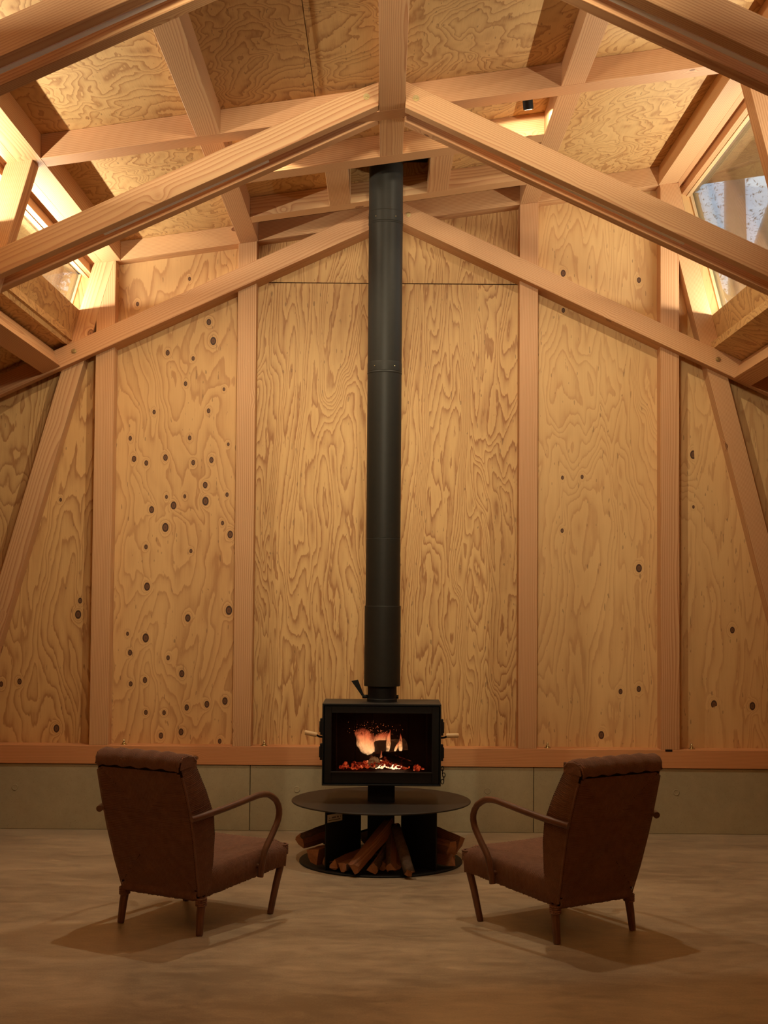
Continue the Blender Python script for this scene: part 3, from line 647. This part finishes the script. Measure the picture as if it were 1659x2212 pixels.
M_SMOKY = fire_mat('firelit_smouldering_log', 0.16, 18.0, .5, [(0.0, (.25, .08, .03)), (0.5, (.35, .13, .05)), (0.62, (.8, .25, .08)), (0.74, (1.2, .5, .2))])  # dull brown emission paints firelight onto the log; brighter spots smoulder
def flame_mat():
    b = NT('flame'); t = b.t; out = t.nodes['Material Output']; co, off, col = obj_coords(b)
    sx = b.n('SeparateXYZ'); tc = b.n('TexCoord'); b.set(sx.inputs[0], tc.outputs['UV'])
    n = b.noise(b.vmath('ADD', b.vmath('MULTIPLY', co, (34, 34, 17)), off), 1.0, 4, 0.62, 1.2)
    c = b.ramp(sx.outputs[1], [(0.0, (1.0, 0.62, 0.28)), (0.35, (1.0, 0.45, 0.16)), (0.75, (0.9, 0.18, 0.06)), (1.0, (0.4, 0.03, 0.01))])
    em = b.n('Emission', {'Strength': 3.8}); b.set(em.inputs['Color'], c); tr = b.n('BsdfTransparent')
    lw = b.n('LayerWeight', {'Blend': 0.35})
    fc = b.math('SUBTRACT', 1.0, lw.outputs['Facing']); a_ = b.math('MULTIPLY', b.math('POWER', fc, 2.6), b.math('MULTIPLY_ADD', n, 3.4, -1.15, clamp=True), clamp=True)
    a_ = b.math('MULTIPLY', a_, b.math('SUBTRACT', 1.0, b.math('MULTIPLY', sx.outputs[1], 0.85)))
    m = b.n('MixShader'); b.set(m.inputs[0], a_); t.links.new(tr.outputs[0], m.inputs[1]); t.links.new(em.outputs[0], m.inputs[2]); t.links.new(m.outputs[0], out.inputs['Surface']); return b.m
M_FLAME = flame_mat()
def flame(x, y, z, w, h, label, lean=0.0, seed=0, puff=False):
    r_ = random.Random(seed); bm = bmesh.new(); L = bm.loops.layers.uv.verify(); N, K = 12, 12; R = []
    for i in range(N + 1):
        t_ = i / N; rad = (w * math.sqrt(max(0, 1 - (2 * t_ - 1) ** 2)) * (1 + .12 * math.sin(9 * t_)) if puff else w * (math.sin(math.pi * min(1, t_ * .86 + .14)) ** .8) * (1 - t_ * .6)) + .0006
        cx = x + lean * t_ * h + math.sin(t_ * 5 + seed) * w * .28 * t_; R.append([bm.verts.new((cx + rad * math.cos(2 * math.pi * k / K), y + rad * .55 * math.sin(2 * math.pi * k / K), z + h * t_)) for k in range(K)])
    for i in range(N):
        for k in range(K):
            f = bm.faces.new((R[i][k], R[i][(k + 1) % K], R[i + 1][(k + 1) % K], R[i + 1][k]))
            for l, (ii, kk) in zip(f.loops, ((i, k), (i, k + 1), (i + 1, k + 1), (i + 1, k))): l[L].uv = (kk / K, ii / N)
    o = link_bm('flame', bm, M_FLAME, None, Matrix.Translation((x, y, z)), smooth=True); tag(o, label, 'flame', 'flames in the stove'); return o
flame(-0.082, 7.735, .585, .058, .140, 'broad round glow at the back left of the fire', .0, 1, True)
flame(-0.105, 7.76, .61, .052, .130, 'wide hazy orange glow behind the broad one at the back left', .0, 7, True)
flame(-0.060, 7.71, .60, .030, .120, 'bright flame tip within the glow at the back left', -.15, 8)
flame(0.000, 7.79, .62, .050, .095, 'faint red haze behind the smoking log', .0, 9, True)
flame(0.030, 7.68, .615, .017, .125, 'tall narrow flame in the middle of the fire', .12, 2)
flame(0.072, 7.66, .618, .010, .060, 'smallest flame, between the two narrow flames', .4, 3)
flame(0.105, 7.70, .615, .016, .100, 'thin reddish flame on the right of the fire', -.05, 4)
flame(-0.012, 7.60, .545, .013, .085, 'short bright flame licking the front log', .1, 5)
# ember bed
bm = bmesh.new(); r_ = random.Random(3)
for i in range(340):
    px, py = r_.gauss(0.0, .10), 7.56 + r_.random() * .2
    if abs(px) > .24: continue
    s_ = r_.uniform(.005, .012); b2 = bmesh.ops.create_icosphere(bm, subdivisions=1, radius=s_, matrix=Matrix.Translation((px, py, .517 + r_.random() * .022 + max(0, .03 - abs(px) * .15))) @ Matrix.Rotation(r_.random() * 3, 4, (1, .4, .7)) @ Matrix.Diagonal((1.3, 1, .7, 1)))
o = link_bm('ember_bed', bm, M_EMBER, None, Matrix.Translation((0, 7.66, .52))); tag(o, 'heap of red glowing embers on the stove grate', 'embers', kind='stuff')
bm = bmesh.new()
for i in range(110):
    tt = r_.random(); px, py = -0.035 + tt * .165, 7.585 + r_.random() * .05
    s_ = r_.uniform(.003, .008); bmesh.ops.create_icosphere(bm, subdivisions=1, radius=s_, matrix=Matrix.Translation((px, py, .528 + r_.random() * .02)) @ Matrix.Diagonal((1.4, 1, .8, 1)))
o = link_bm('hot_coals', bm, M_HOT, None, Matrix.Translation((.05, 7.6, .53))); tag(o, 'bright strip of white hot coals under the burning logs', 'embers', kind='stuff')
bm = bmesh.new()  # emissive dots paint in firelight scattered by soot specks on the door glass
for i in range(150):
    px, pz = r_.gauss(-.06, .075), .70 + abs(r_.gauss(0, .035)); py = 7.66 + r_.random() * .12
    if abs(px) > .2: continue
    bmesh.ops.create_icosphere(bm, subdivisions=1, radius=r_.uniform(.0006, .0017), matrix=Matrix.Translation((px, py, pz)))
o = link_bm('glow_specks', bm, emit('speck_glow', (1.0, .26, .08), 2.2), None, Matrix.Translation((-.06, 7.7, .72))); tag(o, 'tiny orange glowing dots standing in for firelit soot specks on the door glass', 'glow_specks', kind='stuff')

# ------------------------------------------------------------------ logs
def log(name, p, q, r, label, cat, group, seed, kind='split', mats=None):
    """split billet from end p to end q: lumpy wedge section with bark on the round side"""
    r_ = random.Random(seed); p, q = Vector(p), Vector(q); d = (q - p); L = d.length
    F = frame((p + q) / 2, d, (0, 0, 1) if abs(d.normalized().z) < .8 else (0, 1, 0)); F = F @ Matrix.Rotation(r_.random() * 6.28, 4, 'X')
    if kind == 'split':
        sec = [(0.0, -1.05), (.55, -.35), (.95, .30), (.62, .66), (.18, .82), (-.30, .78), (-.72, .52), (-.98, .18), (-.5, -.45)]; bark = {2, 3, 4, 5, 6}
    elif kind == 'square': sec = [(-.85, -.75), (0, -.85), (.85, -.7), (.9, .1), (.78, .8), (0, .82), (-.8, .78), (-.88, 0)]; bark = {4, 5}
    else: sec = [(math.cos(a_ * math.pi / 6), math.sin(a_ * math.pi / 6)) for a_ in range(12)]; bark = set(range(12))
    sec = [(x_ * r_.uniform(.88, 1.1), y_ * r_.uniform(.88, 1.1)) for x_, y_ in sec]
    bm = bmesh.new(); NS = 9; R = []; wob = [(r_.uniform(-.07, .07), r_.uniform(-.07, .07)) for _ in sec]
    for i in range(NS + 1):
        t_ = i / NS; k_ = 1 + .10 * math.sin(t_ * 4 + seed) + r_.uniform(-.02, .02)
        R.append([bm.verts.new((-L / 2 + L * t_ + (r_.uniform(-.012, .012) if i in (0, NS) else 0) * 1.0, (x_ + w_[0] * math.sin(3 * t_) + r_.uniform(-.035, .035)) * r * k_, (y_ + w_[1] * math.cos(3 * t_) + r_.uniform(-.035, .035)) * r * k_)) for (x_, y_), w_ in zip(sec, wob)])
    n = len(sec)
    for i in range(NS):
        for k in range(n):
            f = bm.faces.new((R[i][k], R[i][(k + 1) % n], R[i + 1][(k + 1) % n], R[i + 1][k])); f.material_index = 1 if k in bark else 0; f.smooth = k in bark
    for ring_ in (R[0][::-1], R[-1]):
        f = bm.faces.new(ring_); f.material_index = 2
    o = link_bm(name, bm, mats or [M_SPLIT, M_BARK, M_ENDGR], None, F, local=True); tag(o, label, cat, group); return o
LG = 'split firewood logs under the stove'
def fl(p, q, r, label, seed, kind='split'): return log('firewood_log', p, q, r, label, 'firewood', LG, seed, kind)
fl((-0.150, 7.215, .045), (0.050, 7.49, .235), .036, 'thickest long log leaning across the front of the stove base', 11, 'square')
fl((-0.300, 7.385, .046), (-0.12, 7.62, .052), .032, 'leftmost short log lying flat between the front fins', 12)
fl((-0.258, 7.315, .042), (-0.075, 7.57, .075), .030, 'second log from the left lying flat between the front fins', 13)
fl((-0.205, 7.275, .042), (-0.03, 7.53, .055), .030, 'reddish log lying just left of the thick leaning log', 14)
fl((-0.045, 7.235, .042), (0.040, 7.50, .115), .033, 'reddish split log just right of the foot of the thick leaning log', 15)
fl((0.006, 7.30, .040), (0.030, 7.57, .08), .028, 'dark log deep in shadow in the middle of the front pile', 16, 'square')
fl((0.048, 7.235, .048), (0.052, 7.50, .195), .031, 'grey bark covered log standing steeply in the middle of the pile', 17, 'split')
fl((0.085, 7.29, .040), (0.075, 7.55, .11), .026, 'thin dark log behind the rightmost leaning log', 18)
fl((0.150, 7.172, .034), (0.078, 7.44, .235), .028, 'rightmost pale wedge log leaning with its foot off the base plate', 19)
fl((0.445, 7.60, .105), (0.215, 7.69, .185), .060, 'largest log on top of the pile beside the right fin', 21)
fl((0.385, 7.45, .105), (0.20, 7.60, .125), .045, 'squared middle log of the pile beside the right fin', 22, 'square')
fl((0.385, 7.43, .048), (0.19, 7.62, .055), .044, 'lowest log of the pile beside the right fin', 23)
fl((-0.455, 7.57, .125), (-0.225, 7.68, .185), .050, 'upper log with torn bark beside the left fin', 24)
fl((-0.375, 7.43, .068), (-0.20, 7.62, .085), .052, 'lower thick log with dark bark beside the left fin', 25)
fl((-0.05, 7.84, .05), (-.10, 8.06, .07), .045, 'log lying behind the central pedestal of the stove', 26)
BL = 'burning logs inside the stove'
log('burning_log', (-0.045, 7.575, .563), (-0.03, 7.74, .575), .036, 'round burning log with its bright end facing the glass', 'burning log', BL, 31, 'round', [M_CHAR, M_CHAR, fire_mat('burning_end', .8, 40.0, .5, [(0.0, (.05, .01, .003)), (.45, (.25, .09, .03)), (.6, (.6, .28, .10)), (1, (.9, .5, .2))])])
log('burning_log', (0.0, 7.60, .600), (0.175, 7.585, .548), .022, 'charred dark log slanting down to the right in the fire', 'burning log', BL, 32, 'square', [M_CHAR, M_CHAR, M_CHAR])
log('burning_log', (-0.035, 7.70, .632), (0.135, 7.75, .648), .034, 'smoking brown log lying across the back of the fire', 'burning log', BL, 33, 'round', [M_SMOKY, M_SMOKY, M_SMOKY])

# ------------------------------------------------------------------ seagrass armchairs
def lerp(a_, b_, t_): return a_ + (b_ - a_) * t_
def interp(tab, z):
    for i in range(len(tab) - 1):
        if z <= tab[i + 1][0]:
            t_ = (z - tab[i][0]) / (tab[i + 1][0] - tab[i][0]); return [lerp(u_, v_, t_) for u_, v_ in zip(tab[i], tab[i + 1])]
    return list(tab[-1])
# height, rear depth, rear half width, front depth, front half width
BACK = [(.160, .004, .216, .068, .226), (.30, -.037, .232, .052, .252), (.44, -.074, .243, .036, .272), (.53, -.098, .246, .021, .277), (.64, -.130, .243, -.026, .270), (.738, -.161, .236, -.070, .254)]
def half_cord(bm, pts, nrm, r, L):
    """a cord lying on a surface: rounded strip with UVs along and across"""
    pts = [Vector(p) for p in pts]; n = len(pts); rows = []; d = [0.0]
    for i in range(1, n): d.append(d[-1] + (pts[i] - pts[i - 1]).length)
    for i in range(n):
        T = (pts[min(i + 1, n - 1)] - pts[max(i - 1, 0)]).normalized(); N = Vector(nrm[i] if isinstance(nrm, list) else nrm).normalized(); Bn = T.cross(N).normalized()
        rows.append([bm.verts.new(pts[i] + Bn * (r * c_) + N * (r * s_)) for c_, s_ in ((-1, -.1), (-.62, .75), (0, 1.05), (.62, .75), (1, -.1))])
    for i in range(n - 1):
        for k in range(4):
            f = bm.faces.new((rows[i][k], rows[i][k + 1], rows[i + 1][k + 1], rows[i + 1][k])); f.smooth = True
            for l, (a_, b_) in zip(f.loops, ((i, k), (i, k + 1), (i + 1, k + 1), (i + 1, k))): l[L].uv = (d[a_], b_ / 4.0)
def new_cords():
    bm = bmesh.new(); return bm, bm.loops.layers.uv.verify()
def build_chair():
    root = empty('armchair', (0, 0, 0))
    r_ = random.Random(5)
    # core of the back, lofted
    bm = bmesh.new(); R = []
    tops = [(.760, -.166, .234, -.080, .252), (.783, -.160, .228, -.091, .248), (.797, -.140, .216, -.105, .238), (.799, -.122, .21, -.121, .22)]
    for z, vr, hr, vf, hf in BACK + tops:
        R.append([bm.verts.new(p) for p in ((-hr, vr + .004, z), (0, vr + .004, z), (hr, vr + .004, z), (hf - .004, vf, z), (0, vf + .004, z), (-hf + .004, vf, z))])
    for i in range(len(R) - 1):
        for k in range(6): bm.faces.new((R[i][k], R[i][(k + 1) % 6], R[i + 1][(k + 1) % 6], R[i + 1][k]))
    bm.faces.new(R[0][::-1]); bm.faces.new(R[-1])
    back = link_bm('backrest', bm, M_CORDCORE, root)
    # woven rear panel: four fans of cord meeting in the middle
    P = .0078; zb, zt = .190, .728
    def rear(a_, b_):
        z = lerp(zb, zt, b_); _, vr, hr, _, _ = interp(BACK, z); bulge = -.010 * (1 - a_ * a_) * math.sin(math.pi * b_)
        return Vector((a_ * hr * .985, vr + bulge, z)), Vector((0, -1, -.28))
    B1, B2 = .63, .385
    bm, L = new_cords(); N = int((zt - zb) / P)
    for i in range(N):
        b_ = (i + .5) / N; lim = max(0.0, (b_ - B1) / (1 - B1) if b_ > B1 else (B2 - b_) / B2 if b_ < B2 else 0.0)
        jit = r_.uniform(-.018, .018) if 0 < lim < .95 else 0
        for sg in (-1, 1):
            if lim > .97: continue
            a0 = max(0.0, lim + jit - .025); pts = []; nr = []
            for t_ in (0, .33, .66, 1):
                a_ = lerp(a0, 1.0, t_); bb = b_ + r_.uniform(-.0012, .0012); p, n_ = rear(sg * a_, bb); pts.append(p + Vector((0, .006, 0)) * (1 if t_ == 0 and a0 < .001 else 0)); nr.append(n_)
            half_cord(bm, pts, nr, P * .56 * r_.uniform(.9, 1.1), L)
    M_ = int(2 * .228 / P)
    for i in range(M_):
        a_ = -1 + 2 * (i + .5) / M_
        for top in (0, 1):
            e = B1 + abs(a_) * (1 - B1) if top else B2 - abs(a_) * B2; e1 = 1.0 if top else 0.0
            if abs(e - e1) < .02: continue
            pts = []; nr = []
            for t_ in (0, .5, 1):
                bb = lerp(e, e1, t_); p, n_ = rear(a_ * (1 if t_ == 1 else .985), bb); pts.append(p); nr.append(n_)
            half_cord(bm, pts, nr, P * .56 * r_.uniform(.9, 1.1), L)
    link_bm('woven_panel', bm, M_CORD, back)
    # sides of the back: slanting wraps
    for sg in (-1, 1):
        bm, L = new_cords(); z = .165
        while z < .775:
            _, vr, hr, _, _ = interp(BACK + tops[:2], z); zf = min(z + .032, .79); _, _, _, vf, hf = interp(BACK + tops[:2], zf)
            p = Vector((sg * hr, vr + .006, z)); q = Vector((sg * hf, vf, zf)); m_ = (p + q) / 2 + Vector((sg * .004, 0, -.003))
            half_cord(bm, [p, m_, q], Vector((sg, -.3, 0)), .0046 * r_.uniform(.9, 1.1), L); z += .0072
        # piping along the rear corner and its dark seam gap
        pts = [Vector((sg * (interp(BACK, z)[2] + .002), interp(BACK, z)[1] + .001, z)) for z in [.17 + .03 * i for i in range(19)]]
        half_cord(bm, pts, Vector((sg, -1, 0)), .0055, L)
        link_bm('side_wrapping', bm, M_CORD, back)
    # front of the back
    bm, L = new_cords(); z = .30
    while z < .79:
        _, _, _, vf, hf = interp(BACK + tops[:2], z); half_cord(bm, [(-hf, vf + .003, z), (0, vf + .012, z), (hf, vf + .003, z)], Vector((0, 1, .3)), .0048, L); z += .0082
    link_bm('front_wrapping', bm, M_CORD, back)
    # rolled top rail wrapped over, with fanned corners
    bm, L = new_cords(); n = 62
    for i in range(n):
        a_ = -1 + 2 * (i + .5) / n; e = max(0, abs(a_) - .72) / .28; sk = (a_ > 0) * 2 - 1; tilt = sk * e * .035
        prof = [(-.166, .739), (-.174, .757), (-.170, .780), (-.152, .799), (-.126, .806), (-.098, .800), (-.080, .778)]
        pts = [Vector((a_ * .236 + tilt * (j / 6 - .2), v_ + .004 * e, w_ - .012 * e * e + .0035 * math.sin(i * .55))) for j, (v_, w_) in enumerate(prof)]
        nr = [Vector((0, v_ + .122, w_ - .765)) for v_, w_ in prof]
        half_cord(bm, pts, nr, .0046 * r_.uniform(.88, 1.12), L)
    for sg in (-1, 1):
        for i in range(9):
            t_ = i / 8; half_cord(bm, [(sg * .238, -.168 + .012 * t_, .742 + .044 * t_), (sg * .250, -.12 + .004 * t_, .752 + .040 * t_), (sg * .252, -.072, .752 + .036 * t_)], Vector((sg, -.1, .3)), .005, L)
    link_bm('top_rail', bm, M_CORD, back)
    # lower rail of the back, lumpy wraps
    bm, L = new_cords(); n = 56
    for i in range(n):
        x = -.212 + .424 * (i + .5) / n; dz = r_.uniform(-.002, .002)
        half_cord(bm, [(x, .000, .190), (x, -.007, .176), (x, -.006, .160), (x, .012, .149 + dz), (x, .05, .152)], [Vector((0, -1, .4)), Vector((0, -1, 0)), Vector((0, -1, -.4)), Vector((0, -.4, -1)), Vector((0, 0, -1))], .0048, L)
    link_bm('bottom_rail', bm, M_CORD, back)
    # seat core
    def seat_hw(v): return lerp(.226, .268, min(1, max(0, (v - .03) / .57)))
    def seat_top(u_, v): e = abs(u_) / seat_hw(v); return lerp(.288, .330, min(1, max(0, (v - .03) / .5))) - .022 * (1 - e * e) * math.sin(math.pi * min(1, max(0, (v - .02) / .6))) - .020 * max(0, e - .82) / .18
    def seat_bot(v): return lerp(.166, .214, (v - .03) / .5)
    bm = bmesh.new(); VS = [.03 + .57 * i / 12 for i in range(13)]; R = []
    for v in VS:
        hw = seat_hw(v) - .006; fz = .0 if v < .57 else -.02
        ring_ = [(-hw, v, seat_bot(min(v, .55))), (-hw, v, seat_top(-hw, v) - .012 + fz)] + [(hw * s_, v, seat_top(hw * s_, v) - .006 + fz) for s_ in (-.85, -.4, 0, .4, .85)] + [(hw, v, seat_top(hw, v) - .012 + fz), (hw, v, seat_bot(min(v, .55)))]
        R.append([bm.verts.new(p) for p in ring_])
    for i in range(12):
        for k in range(9): bm.faces.new((R[i][k], R[i][(k + 1) % 9], R[i + 1][(k + 1) % 9], R[i + 1][k]))
    bm.faces.new(R[0][::-1]); bm.faces.new(R[-1])
    seat = link_bm('seat', bm, M_CORDCORE, root)
    bm, L = new_cords(); vc = .32
    nv = int(.57 / .0085)
    for i in range(nv):
        v = .035 + .565 * (i + .5) / nv; lim = min(1, abs(v - vc) / .285)
        for sg in (-1, 1):
            hw = seat_hw(v); pts = []; nr = []
            if lim < .97:
                for t_ in (0, .4, .8, 1): u_ = sg * hw * lerp(lim, .96, t_); pts.append(Vector((u_, v, seat_top(u_, v)))); nr.append(Vector((0, 0, 1)))
            else: pts.append(Vector((sg * hw * .95, v, seat_top(hw * .95, v)))); nr.append(Vector((0, 0, 1)))
            pts += [Vector((sg * (hw + .004), v, seat_top(hw, v) - .016)), Vector((sg * (hw + .005), v, (seat_top(hw, v) + seat_bot(min(v, .55))) / 2 + r_.uniform(-.002, .002))), Vector((sg * (hw + .001), v, seat_bot(min(v, .55)) - .002 + r_.uniform(-.002, .002))), Vector((sg * (hw - .03), v, seat_bot(min(v, .55)) - .004))]
            nr += [Vector((sg, 0, .8)), Vector((sg, 0, 0)), Vector((sg, 0, -.7)), Vector((0, 0, -1))]
            half_cord(bm, pts, nr, .0050 * r_.uniform(.9, 1.12), L)
    link_bm('seat_side_weave', bm, M_CORD, seat)
    bm, L = new_cords(); nu = int(.52 / .0085)
    for i in range(nu):
        s_ = -1 + 2 * (i + .5) / nu
        v1 = vc + .285 * abs(s_); u_ = s_ * .264
        pts = []; nr = []
        if v1 < .585:
            for t_ in (0, .5, 1): v = lerp(v1, .585, t_); uu = s_ * (seat_hw(v) - .004); pts.append(Vector((uu, v, seat_top(uu, v)))); nr.append(Vector((0, 0, 1)))
        pts += [Vector((u_, .606, .312)), Vector((u_, .612, .27)), Vector((u_, .604, .222)), Vector((u_, .57, .214))]; nr += [Vector((0, .8, .8)), Vector((0, 1, 0)), Vector((0, 1, -.5)), Vector((0, 0, -1))]
        half_cord(bm, pts, nr, .0050 * r_.uniform(.9, 1.1), L)
        v0 = vc - .285 * abs(s_)
        if v0 > .06:
            pts = []
            for t_ in (0, .5, 1): v = lerp(v0, .045, t_); uu = s_ * (seat_hw(v) - .004); pts.append(Vector((uu, v, seat_top(uu, v))))
            half_cord(bm, pts, Vector((0, 0, 1)), .0050, L)
    link_bm('seat_front_weave', bm, M_CORD, seat)
    # legs with rope collars, arms
    for sg in (-1, 1):
        lg = timber_tube('leg', [(sg * .226, .0, 0), (sg * .2255, .002, .008), (sg * .222, .012, .09), (sg * .219, .026, .165)], [.0145, .016, .0185, .0195], root)
        bm = bmesh.new()
        for j in range(4):
            z = .132 + j * .009; tube_bm(bm, [(sg * .2205 + .0215 * math.cos(t_ * math.pi / 8), .019 + .0215 * math.sin(t_ * math.pi / 8), z + .002 * math.sin(t_ * math.pi / 8)) for t_ in range(17)], .0050, 6, False, True)
        link_bm('rope_collar', bm, M_CORD, lg)
        lg = timber_tube('leg', [(sg * .252, .500, 0), (sg * .252, .503, .008), (sg * .250, .550, .13), (sg * .249, .590, .22), (sg * .249, .604, .30)], [.0135, .0150, .0165, .0175, .018], root)
        bm = bmesh.new()
        for j in range(5):
            z = .268 + j * .010; tube_bm(bm, [(sg * .250 + .0225 * math.cos(t_ * math.pi / 8), .603 + .0225 * math.sin(t_ * math.pi / 8), z) for t_ in range(17)], .0054, 6, False, True)
        link_bm('rope_collar', bm, M_CORD, lg)
        arm = [(-.112, .527, .264), (-.09, .531, .274), (-.036, .539, .286), (.03, .545, .291), (.10, .553, .295), (.18, .563, .299), (.258, .573, .302), (.32, .580, .303), (.362, .580, .303), (.40, .575, .303), (.432, .562, .302), (.465, .543, .301), (.487, .518, .300), (.498, .494, .299), (.500, .471, .298), (.494, .447, .297), (.482, .424, .296), (.462, .396, .294), (.442, .368, .292), (.418, .340, .290), (.398, .308, .288), (.385, .263, .287), (.375, .225, .286), (.372, .198, .285)]
        timber_tube('armrest', [(sg * u_, v, w_) for v, w_, u_ in arm], [.0150] * len(arm), root)
        # peg that carries the arm through the side wrapping
        timber_tube('arm_peg', [(sg * .240, -.095, .530), (sg * .280, -.095, .530)], [.011, .011], root)
        timber_tube('arm_peg', [(sg * .250, .38, .245), (sg * .288, .38, .245)], [.011, .011], root)
    return root
def timber_tube(name, pts, rads, parent):
    bm = bmesh.new(); tube_bm(bm, pts, rads, 12, True, True); return link_bm(name, bm, M_ARM, parent, Matrix.Translation(wm(parent) @ Vector(pts[0])), smooth=math.radians(50))
chair = build_chair()
ALL = list(C.objects)
def at(o, x, y, rz):
    M = Matrix.Translation((x, y, 0)) @ Matrix.Rotation(rz, 4, 'Z'); WM[o.name] = M; o.matrix_basis = M
second = copy_tree(chair, Matrix.Translation((0.9495, 6.0010, 0)) @ Matrix.Rotation(math.radians(34.2), 4, 'Z'))
at(chair, -0.9925, 6.0790, math.radians(-30.4))
tag(chair, 'left woven brown cord armchair with bentwood arms, turned right towards the stove', 'chair', 'woven cord armchairs facing the stove')
tag(second, 'right woven brown cord armchair with bentwood arms, turned left towards the stove', 'chair', 'woven cord armchairs facing the stove')

# ------------------------------------------------------------------ outdoors through the windows
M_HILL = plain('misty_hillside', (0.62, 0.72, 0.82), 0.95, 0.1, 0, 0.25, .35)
M_TRUNK = plain('grey_tree_bark', (0.20, 0.15, 0.12), 0.9, 0.1, 0, 0.4, 12)
M_LEAF = plain('dusk_leaf', (0.15, 0.18, 0.17), 0.7, 0.3, 0, 0.4, 3)
M_SOIL = plain('dark_ground', (0.10, 0.09, 0.07), 0.95, 0.1, 0, 0.4, 1.5)
g_ = link_bm('ground', box_bm(-60, 60, -40, 120, -.45, -.2), M_SOIL); tag(g_, kind='structure')
bm = bmesh.new(); r_ = random.Random(9); NX, NY = 26, 8; V = []
for i in range(NX + 1):
    for j in range(NY + 1):
        x = -40 + 130 * i / NX; y = 55 + 45 * j / NY; V.append(bm.verts.new((x, y, -.4 + (j / NY) ** .8 * (30 + 5 * math.sin(x * .07) + r_.uniform(-2, 2)))))
for i in range(NX):
    for j in range(NY): bm.faces.new((V[i * (NY + 1) + j], V[(i + 1) * (NY + 1) + j], V[(i + 1) * (NY + 1) + j + 1], V[i * (NY + 1) + j + 1]))
h_ = link_bm('hillside', bm, M_HILL, None, Matrix.Translation((10, 70, 0)), smooth=True); tag(h_, kind='structure')
def tree(x, y, limbs, label, seed, leaves, group='trees outside the right window', ls=1.0):
    r_ = random.Random(seed); t = empty('tree', (x, y, -.2)); tag(t, label, 'tree', group)
    for i, (pts, rad) in enumerate(limbs):
        bm = bmesh.new(); tube_bm(bm, pts, rad, 10); link_bm('trunk' if i == 0 else 'branch', bm, M_TRUNK, t)
    bm = bmesh.new()
    for i in range(leaves[0]):
        c_ = leaves[1]; p = Vector((r_.gauss(c_[0], leaves[2]), r_.gauss(c_[1], leaves[2]), r_.gauss(c_[2], leaves[2] * .8)))
        a_ = Vector((r_.uniform(-1, 1), r_.uniform(-1, 1), r_.uniform(-1, 1))).normalized(); b_ = a_.orthogonal().normalized(); s_ = r_.uniform(.012, .026) * ls
        vs = [bm.verts.new(p + a_ * s_ * k0 + b_ * s_ * k1) for k0, k1 in ((-1.2, 0), (0, -.5), (1.2, 0), (0, .5))]; bm.faces.new(vs)
    f_ = link_bm('foliage', bm, M_LEAF, t); f_['kind'] = 'stuff'
X_, Y_ = 3.78, 14.0
tree(X_, Y_, [([(X_ - .05, Y_, -.3), (X_, Y_, 3), (X_ + .02, Y_, 4.7)], [.30, .2, .17]), ([(X_ + .02, Y_, 4.5), (X_ - .10, Y_, 5.2), (X_ - .13, Y_, 7.5)], [.15, .12, .09]), ([(X_ + .02, Y_, 4.5), (X_ + .25, Y_, 5.3), (X_ + .55, Y_ + .2, 6.1), (X_ + .9, Y_, 8)], [.15, .13, .11, .07])],
     'thick forked tree trunk outside the right window', 4, (2600, (X_ - .2, Y_ + 1.2, 6.5), .75))
X_, Y_ = 4.85, 18.6
tree(X_, Y_, [([(X_, Y_, -.3), (X_ + .02, Y_, 4), (X_ - .05, Y_, 7.2)], [.09, .06, .04]), ([(X_, Y_, 5.2), (X_ + .5, Y_, 5.9)], [.03, .015]), ([(X_, Y_, 5.6), (X_ - .5, Y_, 6.2)], [.03, .015])],
     'slender leafy tree behind the forked trunk outside the right window', 5, (2200, (X_ - .1, Y_, 6.1), .55))
X_, Y_ = -3.3, 13.0  # added tree; its foliage darkens the view through the left pane
tree(X_, Y_, [([(X_, Y_, -.3), (X_ + .03, Y_, 2.5), (X_ - .05, Y_, 5.0)], [.16, .12, .06])], 'dense dark tree added outside the left window to darken its pane', 6, (4500, (X_ + .1, Y_, 4.9), .62), None, 2.2)
